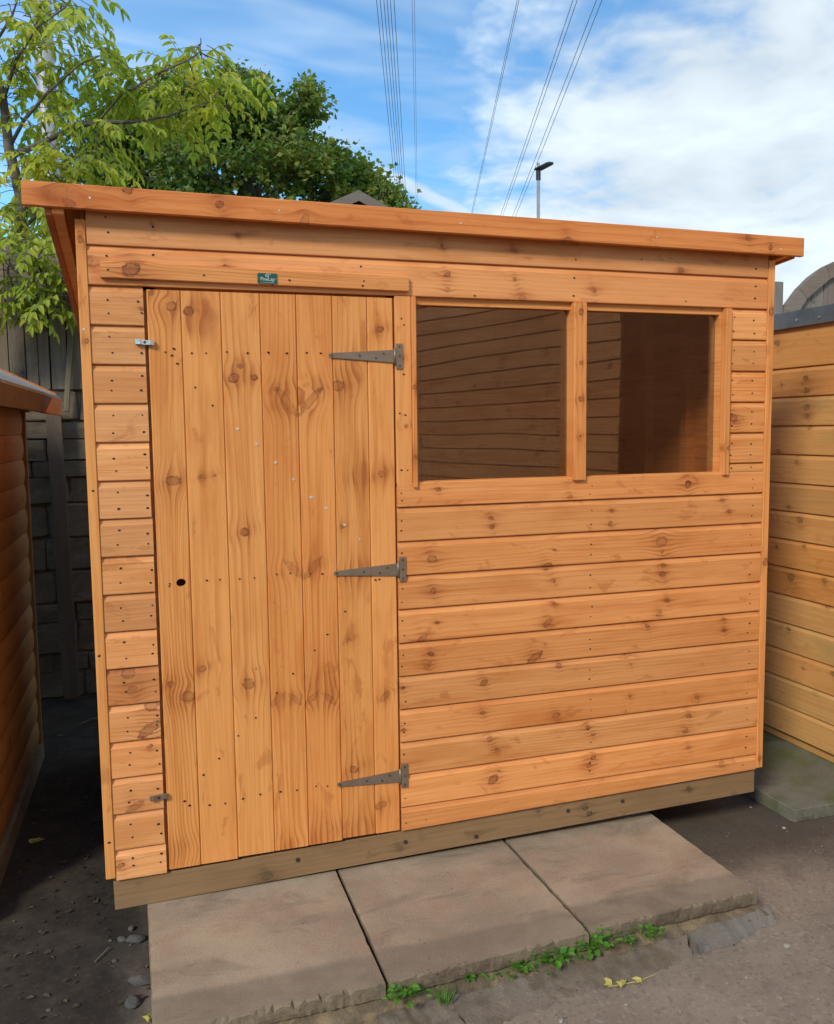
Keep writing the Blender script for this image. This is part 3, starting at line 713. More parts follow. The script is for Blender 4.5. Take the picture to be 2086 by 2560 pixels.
# tee hinges
def hinge(z, xk):
    kb = MB(); kb.tube([(xk, -0.004, z - 0.026), (xk, -0.004, z + 0.026)], 0.0042, 10)
    h = kb.build('tee_hinge', M_ZINC, shed, True)
    st = MB(); L = 0.217; x1 = xk - 0.003; x0 = x1 - L
    n = 6; tipc = x0 + 0.008
    outline = [(x1, z + 0.0205), (x1, z - 0.0205)] + [(tipc + 0.0075 * math.cos(a), z + 0.0075 * math.sin(a)) for a in [math.radians(-80 - 200 * k / n) for k in range(n + 1)]]
    m_ = len(outline)
    st.add([(a, -0.0040, b) for a, b in outline] + [(a, -0.0005, b) for a, b in outline], [tuple(range(m_))[::-1], tuple(range(m_, 2 * m_))] + [(k, (k + 1) % m_, m_ + (k + 1) % m_, m_ + k) for k in range(m_)])
    for (fx, fz) in ((0.05, 0), (0.47, 0), (0.72, -0.007), (0.84, 0.008)): st.disc((x0 + L * fx, -0.004, z + fz), (0, -1, 0), 0.0036, 0.0012, 10, 1)
    st.build('hinge_strap', [M_ZINC, M_SCREW], h)
    pt = MB(); pt.box(xk + 0.004, xk + 0.0265, -0.0055, -0.0022, z - 0.041, z + 0.041)
    for dz in (-0.031, 0.0, 0.031): pt.disc((xk + 0.016, -0.0055, z + dz), (0, -1, 0), 0.0034, 0.0012, 10, 1)
    pt.build('hinge_plate', [M_ZINC, M_SCREW], h)
hinge(SH - 0.310, 0.9285); hinge(SH - 1.013, 0.9300); hinge(SH - 1.726, 0.9265)

# turn buttons
def button(x, z, mat, w=0.030, rot=0.0):
    mb = MB(); M = Matrix.Rotation(rot, 3, 'Y')
    def q(a, b, c): v = M @ Vector((a, 0, c)); return (x + v.x, b, z + v.z)
    prof = [(-1.0, -0.002, -0.013), (-0.55, -0.004, -0.015), (-0.25, -0.0015, -0.010), (0.25, -0.0015, -0.010), (0.55, -0.004, -0.015), (1.0, -0.002, -0.013)]
    vs = []
    for (fx, yb, yf) in prof:
        hh = 0.0068
        vs += [q(fx * w, yf, -hh), q(fx * w, yf, hh), q(fx * w, yb, hh), q(fx * w, yb, -hh)]
    fs = [(0, 1, 2, 3)[::-1], (20, 21, 22, 23)]
    for r in range(5):
        for k in range(4): fs.append((r * 4 + k, r * 4 + (k + 1) % 4, r * 4 + 4 + (k + 1) % 4, r * 4 + 4 + k))
    mb.add(vs, fs); b = mb.build('turn_button', mat, shed)
    sc = MB(); sc.disc((x, -0.009, z), (0, -1, 0), 0.0045, 0.003, 10); sc.build('screw', M_SCREW, b)
button(0.1500, SH - 0.2800, M_CHROME, 0.027, 0.05)
button(0.1360, SH - 1.6830, M_ZINC, 0.026, -0.06)

# nail heads: punched holes and the bright heads on the upper brace
def nails():
    mb = MB()
    def nail(x, z, r=0.0026, y=-0.0005, mi=0):
        x += rnd.uniform(-0.003, 0.003); z += rnd.uniform(-0.002, 0.002)
        r *= rnd.uniform(0.8, 1.2)
        n = 8; a0 = rnd.uniform(-0.5, 0.5); el = rnd.uniform(1.0, 1.6)
        pts = []
        for k in range(n):
            a = 2 * math.pi * k / n; u, v = r * el * math.cos(a), r * math.sin(a)
            pts.append((x + u * math.cos(a0) - v * math.sin(a0), z + u * math.sin(a0) + v * math.cos(a0)))
        mb.add([(a, y - 0.0006, b) for a, b in pts] + [(a, y + 0.003, b) for a, b in pts], [tuple(range(n)), ] + [(k, n + k, n + (k + 1) % n, (k + 1) % n) for k in range(n)], mi)
    for k in range(2, 17):
        for xx in (0.053, 0.138):
            for f in (0.30, 0.64): nail(xx + rnd.uniform(-0.004, 0.004), zk(k) + P0 * (f + rnd.uniform(-0.06, 0.06)), 0.0029)
    for xx in (0.05, 0.135): nail(xx, 0.24, 0.003); nail(xx, 0.268, 0.003)
    for k in range(7, 17):
        for xx in (0.945, 1.655, 2.345):
            for f in (0.26, 0.62): nail(xx + rnd.uniform(-0.004, 0.004), zk(k) + (P0 if k > 7 else 0.08) * (f + rnd.uniform(-0.05, 0.05)), 0.0024)
    for xx in (0.945, 1.02, 1.65, 2.33): nail(xx, zbot(xx) + 0.026, 0.0024)
    for k in range(2, 7):
        for xx in (2.245, 2.335):
            for f in (0.24, 0.66): nail(xx, zk(k) + P0 * (f + rnd.uniform(-0.05, 0.05)), 0.0026)
    for xx in (2.245, 2.335): nail(xx, 1.43, 0.0026)
    for (ox, oy, sc, lst) in ((0, 440, 2.893, [(768, 295), (778, 405), (1105, 365), (770, 578), (1102, 571)]),
                              (960, 640, 1.736, [(833, 14), (828, 96), (825, 172), (392, 170), (1120, 17), (1615, 57), (1615, 132), (1612, 183), (1312, 197), (80, 270), (88, 300), (85, 516), (70, 681), (92, 690), (78, 930), (105, 930)]),
                              (200, 640, 2.0186, [(1415, 50)])):
        for (a, b) in lst:
            X, _, Z = on(ox + a / sc, oy + b / sc, 1, -0.002); nail(X, Z, 0.0028, -0.0018)
    for (a, b) in [(145, 65), (628, 97), (1060, 125), (1430, 128), (1432, 147)]:
        X, _, Z = on(200 + a / 2.0186, 640 + b / 2.0186, 1, -0.0165); nail(X, Z, 0.0028, -0.0167)
    A = [(435, 482), (478, 470), (463, 503), (488, 540), (565, 492), (640, 489), (742, 483), (843, 489), (953, 486), (1043, 487), (1147, 491), (1220, 492), (583, 662), (670, 753)]
    Lt = [(792, 872), (888, 950), (990, 1042), (1076, 1130), (1172, 1215), (1240, 1275), (1335, 1358), (1413, 1432)]
    B = [(638, 106), (703, 100), (808, 95), (880, 88), (990, 72), (1058, 70), (1162, 67), (1222, 68), (1342, 257), (1252, 373), (1183, 453), (1072, 573), (998, 672), (885, 795), (800, 888), (700, 1002), (625, 1087),
         (530, 1215), (555, 1240), (657, 1237), (732, 1232), (825, 1205), (915, 1185), (1015, 1172), (1097, 1160), (1190, 1145), (1250, 1140), (1512, 95), (1492, 103), (452, 118), (452, 132)]
    for (oy, lst, mi, r) in ((640, A, 0, 0.0027), (640, Lt, 1, 0.0040), (1400, B, 0, 0.0025)):
        for (a, b) in lst:
            X, _, Z = on(200 + a / 2.0186, oy + b / 2.0186, 1, 0.0); nail(X, Z, r, -0.0003, mi)
    for zz in (1.89, 1.42, 0.92, 0.33): nail(-0.016, zz, 0.003, -0.0042, 1 if zz > 1.8 else 0)
    mb.build('nail_heads', [M_NAIL, M_FILL], shed, kind='stuff')
nails()

# fascia, barge boards, roof
YF = -0.050
fl = on(52, 448.6, 1, YF); flb = on(54.6, 511, 1, YF); frt = on(2012, 598, 1, YF); frb = on(2013, 641, 1, YF)
KNF = []
KN_SAVE = KN; KN = []
kz(0, 440, 2.893, [(500, 193, 27), (925, 98, 36), (1590, 205, 30), (420, 120, 40, 0.3, 2.0, 0.25)])
kz(0, 0, 1.664, [(1320, 858, 6), (1637, 913, 8), (1270, 918, 16, 1.2, 1.8, 0.4)])
kz(1043, 0, 1.664, [(173, 900, 6), (627, 995, 12), (972, 955, 7), (1380, 988, 13), (1473, 1028, 11, 1.2, 1.4), (1590, 1060, 5)])
Lf = math.hypot(frt[0] - fl[0], frt[2] - fl[2]); rollf = -math.atan2(frb[2] - flb[2], frb[0] - flb[0])
ca, sa = math.cos(-rollf), math.sin(-rollf)
def fk():
    out = []
    for (px, py, r, a, e, s) in KN:
        X, _, Z = on(px, py, 1, YF); dx, dz = X - flb[0], Z - flb[2]
        out.append((dx * ca + dz * sa, -dx * sa + dz * ca, r, a, e, s))
    return sorted(out, key=lambda k: -k[2])
fa_k = fk(); KN = KN_SAVE
half = Lf / 2
HF = fl[2] - flb[2]
# one long board; the larger knots are kept
board('fascia_board', W_MAIN, shed, tuple(flb), Lf, HF, 'flat', t=0.020, tint=(0.90, 0.74, 0.60), ring=48, grain=0.75, roll=rollf, knots=fa_k)
for i in range(7):
    X = on([650 / 2.893, 700, 1152, 1640, 1930, 2050, 480][i] if i else 224, 500, 1, YF)[0]
fn = MB()
for (px, py) in ((224.6, 494), (698, 526), (1152, 558), (1643, 593), (1953, 622)):
    X, _, Z = on(px, py, 1, YF); fn.disc((X, YF, Z), (0, -1, 0), 0.0032, 0.0008, 8)
fn.build('fascia_nails', M_FILL, shed, kind='stuff')
SLOPE = math.tan(math.radians(4.8))
def zr(y, base): return base - (y + 0.04) * SLOPE
Yb = YB + 0.09
xl0, xr1 = -0.108, frt[0] - 0.022
def slab_y(mb, x0, x1, y0, y1, zb0, th, mi=0):
    vs = []
    for (yy) in (y0, y1):
        z0 = zr(yy, zb0)
        vs += [(x0, yy, z0), (x1, yy, z0), (x1, yy, z0 + th), (x0, yy, z0 + th)]
    mb.add(vs, [(0, 1, 2, 3), (7, 6, 5, 4), (0, 4, 5, 1), (1, 5, 6, 2), (2, 6, 7, 3), (3, 7, 4, 0)], mi)
# roof deck boards run across the shed
nb = 16; step = (Yb - (YF + 0.021)) / nb
for i in range(nb):
    rb = MB(); y0 = YF + 0.021 + i * step
    slab_y(rb, xl0 + 0.02, xr1 - 0.02, y0, y0 + step - 0.002, 2.262, 0.012)
    rb.build('roof_board', W_MAIN, shed, tint=T((0.95, 0.9, 0.8)), ring=50.0, grain=0.8, seed=rnd.random() * 20)
rf = MB(); slab_y(rf, xl0 - 0.002, xr1 + 0.002, YF + 0.0205, Yb + 0.012, 2.2742, 0.004); rf.build('roof_felt', M_FELTD, shed)
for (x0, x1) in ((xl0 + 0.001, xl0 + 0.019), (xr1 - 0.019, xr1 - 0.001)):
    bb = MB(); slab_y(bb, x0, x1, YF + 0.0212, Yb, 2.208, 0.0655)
    bb.build('barge_board', W_MAIN, shed, tint=(0.62, 0.46, 0.36), ring=48.0, grain=0.8, seed=rnd.random() * 20)  # tint darkened to paint in the shade under the eaves
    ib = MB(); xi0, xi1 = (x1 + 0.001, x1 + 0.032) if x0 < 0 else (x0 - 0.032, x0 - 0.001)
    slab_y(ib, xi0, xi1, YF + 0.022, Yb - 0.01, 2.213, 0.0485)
    ib.build('eaves_batten', W_MAIN, shed, tint=(1.15, 1.15, 1.05), ring=48.0, grain=0.8, seed=rnd.random() * 20)  # tint raised to paint in light on the inner face of the overhang
# side and back walls, floor, frame posts
for k in range(-1, 17):
    z0 = zk(k + 1) if k < 16 else 0.21
    for (face, org, L) in (('-x', (-0.016, YB, z0), YB - 0.048), ('+x', (2.408, 0.032, z0), YB - 0.048)):
        top = zk(k)
        if k == -1: continue
        board('cladding_board', W_MAIN, shed, org, L, top - z0, 'shiplap', face=face, tint=T((0.9, 0.85, 0.75)), ring=50, grain=0.8, nknots=3)
    if k >= 1: board('cladding_board', W_MAIN, shed, (2.4, YB + 0.002, z0), 2.41, zk(k) - z0, 'shiplap', face='+y', tint=T((0.9, 0.85, 0.75)), ring=50, grain=0.8, nknots=4)
for (z0, z1) in ((zk(0), zr(YB, 2.256)), (zk(1), zk(0))):
    if z1 - z0 > 0.02: board('cladding_board', W_MAIN, shed, (2.4, YB + 0.002, z0), 2.41, z1 - z0, 'shiplap', face='+y', tint=T((0.9, 0.85, 0.75)), ring=50, grain=0.8, nknots=4)
# sloping top pieces under the roof
for (x0, x1) in ((-0.016, -0.004), (2.396, 2.408)):
    tp = MB()
    za, zb2 = zr(0.03, 2.258), zr(YB, 2.258)
    z0 = zk(0) - 0.10
    tp.add([(x0, 0.032, zk(0) + 0.006), (x1, 0.032, zk(0) + 0.006), (x1, 0.032, za), (x0, 0.032, za), (x0, YB, zk(0) - 0.11 + 0.11 + 0.0), (x1, YB, zk(0)), (x1, YB, max(zb2, zk(0) + 0.002)), (x0, YB, max(zb2, zk(0) + 0.002))],
           [(0, 1, 2, 3), (7, 6, 5, 4), (0, 4, 5, 1), (1, 5, 6, 2), (2, 6, 7, 3), (3, 7, 4, 0)])
    tp.build('gable_board', W_MAIN, shed, tint=(0.9, 0.85, 0.75), ring=50.0, grain=0.8, seed=rnd.random() * 20)
flm = MB(); flm.box(0.0, 2.39, 0.065, YB - 0.02, 0.185, 0.199); flm.build('floor', M_INNER, shed)
for (x0, y0) in ((2.352, 0.75), (2.352, YB - 0.045), (-0.002, 0.9), (2.352, 0.44), (0.9, YB - 0.044), (1.6, YB - 0.044), (-0.002, YB - 0.045)):
    pm = MB(); pm.box(x0, x0 + 0.042, y0, y0 + 0.042, 0.2, 2.08); pm.build('frame_post', W_MAIN, shed, tint=(0.95, 0.9, 0.8), ring=60.0, grain=0.7, seed=rnd.random() * 20)
rl = MB(); rl.box(0.04, 2.35, YB - 0.042, YB - 0.004, 1.0, 1.042); rl.build('frame_rail', W_MAIN, shed, tint=(0.95, 0.9, 0.8), ring=60.0, grain=0.7, seed=2.0)

# bearer under the front
b0 = on(288, 2277, 1, 0.012); b1 = on(1885.8, 1980, 1, 0.012)
rollb = -math.atan2(b1[2] - b0[2], b1[0] - b0[0])
bear = board('bearer', W_BEAR, shed, (b0[0], 0.012, b0[2]), b1[0] - b0[0], 0.094, 'flat', t=0.045, c=None if False else 0, tint=(1, 1, 1), ring=45, grain=0.8, roll=rollb, nknots=6) if False else \
       board('bearer', W_BEAR, shed, (b0[0], 0.012, b0[2]), b1[0] - b0[0], 0.094, 'flat', t=0.045, tint=(1, 1, 1), ring=45, grain=0.8, roll=rollb, nknots=6)
bt = 0
for (px, py) in ((745, 2150), (1014, 2105), (1191, 2092), (1421, 2027), (1557, 2003)):
    X, _, Z = on(px, py, 1, 0.012)
    m_ = MB(); m_.disc((X, 0.014, Z), (0, -1, 0), 0.0075, 0.004, 12); m_.disc((X, 0.010, Z), (0, -1, 0), 0.0035, 0.004, 6)
    m_.build('bearer_screw', M_SCREW, shed)
for yy in (0.75, 1.6):
    m_ = MB(); m_.box(0.0, 2.39, yy, yy + 0.045, 0.105, 0.184); m_.build('bearer', W_BEAR, shed, tint=(0.9, 0.9, 0.9), ring=45.0, grain=0.8, seed=2.0)
# packing blocks keep the bearers off the ground
for (xx, yy) in ((0.6, 0.75), (2.2, 0.75), (0.6, 1.6), (2.2, 1.6)):
    m_ = MB(); m_.cbox(xx - 0.1, xx + 0.1, yy - 0.03, yy + 0.075, -0.002, 0.1045, 0.006); m_.build('packing_block', M_HAUNCH, shed)

# ================================================================== paving slabs
def slab(name, pts, zt, th, mat, label, cat, group=None, chip=0.006, side=None, seed=0):
    """slab from a plan quadrilateral (front-left, front-right, back-right, back-left) with a worn, chipped edge"""
    r = random.Random(seed)
    fl_, fr_, br_, bl_ = [Vector((p[0], p[1], 0)) for p in pts]
    edge = []
    def seg(a, b, n, amp, rough):
        k = 0.0
        for i in range(n):
            t = i / n; q = a.lerp(b, t); nrm = (b - a).normalized(); nrm = Vector((nrm.y, -nrm.x, 0))
            k = k * 0.6 + r.uniform(-1, 1) * 0.5
            edge.append((q - nrm * (abs(k) * amp * 0.35 if i else amp * 0.3), r.random() ** 4 * amp * 2.2 + abs(k) * amp * 0.3, rough))
    seg(fl_, fr_, 56, chip, 1.0); seg(fr_, br_, 26, 0.0022, 0.2); seg(br_, bl_, 16, 0.0012, 0.2); seg(bl_, fl_, 26, 0.0025, 0.3)
    n = len(edge); c = (fl_ + fr_ + br_ + bl_) / 4
    o = c.copy()
    def ring(z, ins, jit):
        rr_ = []
        for q, ch, rg in edge:
            d = (q - c); L = d.length
            rr_.append((q - d / L * (ins(ch, rg) + r.uniform(-jit, jit) * rg) - o, z(ch, rg)))
        return rr_
    rings = [ring(lambda ch, rg: zt, lambda ch, rg: 0.0022 + ch * 0.9, 0.0012),
             ring(lambda ch, rg: zt - 0.0018 - ch * 0.7, lambda ch, rg: 0.0004 + ch * 0.15, 0.0008),
             ring(lambda ch, rg: zt - th * 0.35, lambda ch, rg: 0.002 * rg, 0.0014),
             ring(lambda ch, rg: zt - th * 0.68, lambda ch, rg: 0.004 * rg, 0.0022),
             ring(lambda ch, rg: zt - th, lambda ch, rg: 0.008 * rg, 0.0030)]
    vs = []
    for rg in rings:
        for q, z in rg: vs.append((q.x, q.y, z))
    fs = [tuple(range(n))]; nr_ = len(rings)
    for k in range(nr_ - 1):
        for i in range(n):
            j = (i + 1) % n; fs.append((k * n + i, (k + 1) * n + i, (k + 1) * n + j, k * n + j))
    fs.append(tuple(range((nr_ - 1) * n, nr_ * n))[::-1])
    mb = MB(); mb.add(vs, fs)
    mb.mi = [0] + [1] * (len(mb.f) - 2) + [0] if side else mb.mi
    ob = mb.build(name, [mat, side] if side else mat); ob.location = o
    ob['label'] = label; ob['category'] = cat
    if group: ob['group'] = group
    # keep the slab's own frame square to the shed so that the darker band sits along the front edge
    return ob
ZS = 0.100
def s2(px, py, z=ZS): v = on(px, py, 2, z); return (v[0], v[1])
fy = [s2(975, 2456)[1], s2(1448, 2338)[1], s2(1895, 2228)[1]]
S1 = [(0.088, -0.632), (0.694, fy[0]), (0.702, 0.03), (0.088, 0.03)]
S2 = [(0.702, fy[0] - 0.004), (1.329, fy[1]), (1.326, 0.05), (0.709, 0.03)]
S3 = [(1.337, fy[1] + 0.01), (1.953, fy[2]), (1.953, 0.075), (1.333, 0.05)]
def m_slab(front, cy):
    return M_SLAB
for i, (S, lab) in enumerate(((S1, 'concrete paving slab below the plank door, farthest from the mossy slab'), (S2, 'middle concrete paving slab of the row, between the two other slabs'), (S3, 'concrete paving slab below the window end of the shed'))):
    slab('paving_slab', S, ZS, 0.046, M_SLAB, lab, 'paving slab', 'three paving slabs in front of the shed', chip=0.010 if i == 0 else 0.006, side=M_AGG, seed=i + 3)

def rough_block(name, mat, pts_top, pts_bot, z_top, z_bot, seed, amp=0.006, nseg=14, **props):
    """irregular lump: a strip between a back line and a broken front line, sloping down to the tarmac"""
    r = random.Random(seed)
    (ax, ay), (bx, by) = pts_top; (cx, cy), (dx, dy) = pts_bot
    cols = nseg * 2; rows = 8
    c = Vector(((ax + bx) / 2, (ay + dy) / 2, 0))
    def walk(n, a):                          # correlated wobble along the piece
        o_, k = [], 0.0
        for _ in range(n): k = k * 0.75 + r.uniform(-1, 1) * a; o_.append(k)
        return o_
    wf_ = walk(cols + 1, amp * 1.3); wt = walk(cols + 1, amp * 0.4); wz = walk(cols + 1, amp * 0.5)
    we = walk(rows + 1, amp); we2 = walk(rows + 1, amp)
    vs = []
    for j in range(rows + 1):
        v = j / rows
        for i in range(cols + 1):
            u = i / cols
            X = (ax + (bx - ax) * u) * (1 - v) + (cx + (dx - cx) * u) * v
            Y = (ay + (by - ay) * u) * (1 - v) + (cy + (dy - cy) * u) * v + wf_[i] * v + wt[i] * (1 - v)
            if i == 0: X += we[j]
            if i == cols: X += we2[j]
            Z = z_top + (z_bot - z_top) * v ** 1.2 + wz[i] * (1 - v)
            k = 0.5 if 0 < j < rows else 0.2
            vs.append((X + r.uniform(-amp, amp) * k * 0.5 - c.x, Y + r.uniform(-amp, amp) * k * 0.5 - c.y, Z + r.uniform(-amp, amp) * 0.5 * k))
    n = cols + 1; fs = []
    for j in range(rows):
        for i in range(cols): fs.append((j * n + i, (j + 1) * n + i, (j + 1) * n + i + 1, j * n + i + 1))
    base = len(vs)
    per = [i for i in range(n)] + [j * n + cols for j in range(1, rows + 1)] + [rows * n + i for i in range(cols - 1, -1, -1)] + [j * n for j in range(rows - 1, 0, -1)]
    for k in per: vs.append((vs[k][0], vs[k][1], -0.02))
    m_ = len(per)
    for k in range(m_):
        a, b = per[k], per[(k + 1) % m_]; fs.append((a, b, base + (k + 1) % m_, base + k))
    mb = MB(); mb.add(vs, fs); ob = mb.build(name, mat, None, smooth=False); ob.location = c
    smooth_by_angle(ob.data, 50)
    for kk, vv in props.items(): ob[kk] = vv
    return ob
# crumbling mortar bed under the slabs
rough_block('mortar_bed', M_MORTAR, ((0.30, -0.600), (1.328, -0.565)), ((0.30, -0.646), (1.328, -0.608)), 0.0525, 0.018, 11, 0.005, 46, label='crumbly yellow brown mortar bed under the two slabs by the door', category='mortar')
rough_block('mortar_bed', M_MORTAR, ((1.332, -0.550), (1.955, -0.525)), ((1.332, -0.604), (1.978, -0.570)), 0.0525, 0.022, 12, 0.006, 32, label='crumbly yellow brown mortar bed under the slab below the window', category='mortar')
# concrete haunching, broken in pieces, feathering out on the tarmac
rough_block('edging_stone', M_HAUNCH, ((0.66, -0.632), (0.866, -0.626)), ((0.69, -0.79), (0.872, -0.755)), 0.026, 0.000, 21, 0.006, 12, label='short broken concrete edging by the grass tuft', category='edging')
rough_block('edging_stone', M_HAUNCH, ((0.870, -0.625), (1.660, -0.588)), ((0.876, -0.755), (1.650, -0.664)), 0.028, 0.000, 22, 0.008, 34, label='long cracked concrete edging with green weeds along it', category='edging')
rough_block('edging_stone', M_EDGEB, ((1.664, -0.588), (1.995, -0.552)), ((1.670, -0.660), (2.002, -0.590)), 0.036, 0.002, 23, 0.006, 16, label='bluish grey concrete edging block beyond the weeds, at the end of the slabs', category='edging')

# mossy slabs under the neighbour on the right
MC = on(1987, 2026, 2, 0.056)
slab('paving_slab', [(MC[0], MC[1]), (3.175, MC[1] - 0.005), (3.175, 0.63), (MC[0] - 0.006, 0.63)], 0.056, 0.054, M_SLABG, 'green mossy concrete slab at the foot of the pale shed', 'paving slab', chip=0.001, seed=31)
slab('paving_slab', [(MC[0] - 0.006, 0.642), (3.175, 0.642), (3.175, 1.24), (MC[0] - 0.012, 1.24)], 0.054, 0.052, M_SLABG, 'second mossy slab hidden in the gap between the two sheds', 'paving slab', chip=0.001, seed=32)

# ================================================================== neighbour on the right
rs = empty('pale_shed', (3.05, 0.6, 0.04), 'pale yellowish shiplap shed with grey metal roof trim', 'shed')
RX, RY0, RY1 = 3.05, -0.75, 2.25
jz = [1.853 - 0.1345 * k for k in range(14)]
zt = 2.06
for k, z0 in enumerate(jz):
    z1 = zt if k == 0 else jz[k - 1]
    if z0 < 0.07: z0 = 0.060
    if z1 - z0 < 0.03: break
    kn = []
    for (px, py, r) in ((1800 + 545 / 2.537, 560 + 980 / 2.537, 0.012), (1800 + 552 / 2.537, 560 + 1055 / 2.537, 0.012), (1800 + 555 / 2.537, 560 + 1165 / 2.537, 0.012), (1800 + 558 / 2.537, 560 + 1215 / 2.537, 0.009),
                        (1700 + 575 / 2.368, 1300 + 158 / 2.368, 0.008), (1700 + 735 / 2.368, 1300 + 158 / 2.368, 0.008), (1700 + 660 / 2.368, 1300 + 340 / 2.368, 0.016), (1800 + 510 / 2.537, 560 + 1880 / 2.537, 0.012), (1700 + 870 / 2.368, 1300 + 510 / 2.368, 0.010)):
        _, Y, Z = on(px, py, 0, RX)
        if z0 <= Z < z1: kn.append((RY1 - Y, Z - z0, r, 0.0, 1.3, 0.8))
    tn = (1.0, 0.86, 0.70) if k in (0, 1, 7, 8) else (1, 1, 1)
    board('cladding_board', W_RIGHT, rs, (RX, RY1, z0), RY1 - RY0, z1 - z0, 'shiplap', face='-x', tint=T(tn, 0.08), ring=40, grain=0.8, knots=kn, nknots=3)
    board('cladding_board', W_RIGHT, rs, (RX + 0.015, RY0, z0), 1.97, z1 - z0, 'shiplap', face='-y', tint=T(tn, 0.08), ring=40, grain=0.8, nknots=4)
bx = MB(); bx.box(RX + 0.02, RX + 1.98, RY0 + 0.02, RY1, 0.060, 2.05); o = bx.build('wall_core', W_RIGHT, rs, tint=(0.8, 0.8, 0.8), ring=40.0, grain=0.5, seed=1.0); o.location = -Vector(rs.location)
tr = MB(); tr.box(RX - 0.022, RX - 0.001, RY0 - 0.02, RY1 + 0.02, 2.035, 2.109); o = tr.build('roof_trim', M_TRIM, rs); o.location = -Vector(rs.location)
tr = MB(); tr.box(RX - 0.002, RX + 2.0, RY0 - 0.023, RY0 - 0.002, 2.034, 2.108); o = tr.build('roof_trim', M_TRIM, rs); o.location = -Vector(rs.location)
ro = MB(); ro.box(RX - 0.001, RX + 2.0, RY0 - 0.001, RY1 + 0.02, 2.060, 2.100); o = ro.build('roof', M_FELTD, rs); o.location = -Vector(rs.location)
for (px, py) in ((1934, 811), (1993, 800), (2050, 792)):
    _, Y, Z = on(px, py, 0, RX - 0.022)
    m_ = MB(); m_.disc((RX - 0.022, Y, Z), (-1, 0, 0), 0.007, 0.004, 10); o = m_.build('trim_bolt', M_CHROME, rs); o.location = -Vector(rs.location)

# arched timber gate and its post beyond the pale shed
ag = empty('arched_gate', (5.3, 2.5, 0), 'grey weathered arched timber gate top behind the pale shed', 'gate')
def arch():
    # circle through three points of the outer edge
    pa, pb, pc = [on(*q, 1, 2.5)[[0, 2]] for q in ((1954, 782), (1996, 720), (2086, 654))]
    Am = np.array([[2 * (pb[0] - pa[0]), 2 * (pb[1] - pa[1])], [2 * (pc[0] - pa[0]), 2 * (pc[1] - pa[1])]])
    bm_ = np.array([pb @ pb - pa @ pa, pc @ pc - pa @ pa]); cc = np.linalg.solve(Am, bm_); R = float(np.linalg.norm(pa - cc))
    a0, a1 = math.radians(8), math.radians(172); n = 9
    for i in range(n):                       # frame of short mitred pieces
        s0, s1 = a0 + (a1 - a0) * i / n, a0 + (a1 - a0) * (i + 1) / n - 0.004
        mb = MB(); vs = []
        for s in (s0, (s0 + s1) / 2, s1):
            for rr_ in (R, R - 0.095):
                q = R if rr_ == R else rr_ * math.cos((s1 - s0) / 2) / math.cos(s - (s0 + s1) / 2)
                for yy in (-0.03, 0.03): vs.append((cc[0] + q * math.cos(s) - 5.3, yy, cc[1] + q * math.sin(s)))
        fs = []
        for k in range(2):
            b = k * 4
            fs += [(b, b + 4, b + 6, b + 2), (b + 1, b + 3, b + 7, b + 5), (b, b + 1, b + 5, b + 4), (b + 2, b + 6, b + 7, b + 3)]
        fs += [(0, 2, 3, 1), (8, 9, 11, 10)]
        mb.add(vs, fs); mb.build('arch_segment', W_GREY, ag, tint=T((1.15, 1.05, 0.98), 0.12), ring=60.0, grain=1.0, seed=rnd.random() * 20)
    w = 0.105; x = cc[0] - R + 0.08
    while x < cc[0] + R - 0.1:
        h = math.sqrt(max(0.02, (R - 0.05) ** 2 - max(abs(x - cc[0]), abs(x + w - cc[0])) ** 2))
        if cc[1] + h > 0.5:
            b = board('gate_board', W_GREY, ag, (x + w, 2.505, 0.05), cc[1] + h - 0.05, w - 0.004, 'tg', t=0.018, vert=True, tint=T((1.05, 1.0, 0.98), 0.12), ring=40, grain=1.0, nknots=4)
        x += w
    return cc, R
arch()
gp = MB()
pL = on(1933, 700, 1, 2.5)[0]; pR = on(1951, 700, 1, 2.5)[0]
gp.cbox(-0.0001, 2.60, -0.035, 0.035, -(pR - pL) / 2 - 0.004, (pR - pL) / 2 + 0.004, 0.004)
o = gp.build('gate_post', W_GREY, None, tint=(1.0, 1.05, 1.1), ring=50.0, grain=0.8, seed=4.0); o.rotation_euler = (0, -math.pi / 2, 0); o.location = ((pL + pR) / 2, 2.5, -0.002)
o['label'] = 'grey timber gate post rising between the orange shed and the arched gate'; o['category'] = 'post'

# ================================================================== neighbour on the left
ls = empty('brown_shed', (-0.38, 1.75, 0.06), 'dark reddish brown stained shed across the narrow dirt gap', 'shed', rz=0.0)
LRZ = math.radians(-1.6)                     # slightly turned
Lm = Matrix.Translation((-0.378, 1.775, 0)) @ Matrix.Rotation(LRZ, 4, 'Z')
def lpt(x, y, z): return tuple(Lm @ Vector((x, y, z)))
LLEN = 1.46
def lput(o): o.matrix_basis = Matrix.Translation(-Vector(ls.location)) @ Lm; return o
k = 0; z = 0.088
while z < 1.66:
    z1 = min(z + 0.115, 1.71)
    board('cladding_board', W_LEFT, ls, lpt(0.0, -LLEN, z), LLEN, z1 - z, 'log', face='+x', rz=LRZ, tint=T((1, 1, 1), 0.12), ring=40, grain=0.7, nknots=3)
    board('cladding_board', W_LEFT, ls, lpt(-1.8, -LLEN, z), 1.785, z1 - z, 'log', face='-y', rz=LRZ, tint=T((1, 1, 1), 0.12), ring=40, grain=0.7, nknots=3)
    z = z1
m_ = MB(); m_.box(-1.8, -0.023, -LLEN + 0.023, 0.0, 0.088, 1.70); lput(m_.build('wall_core', W_LEFT, ls, tint=(0.8, 0.8, 0.8), ring=40.0, grain=0.5, seed=1.0))
board('corner_strip', W_LEFT, ls, lpt(0.012, -0.0005, 0.088), 1.61, 0.03, 'flat', t=0.03, face='+x', vert=True, rz=LRZ, tint=(0.6, 0.6, 0.6)).location
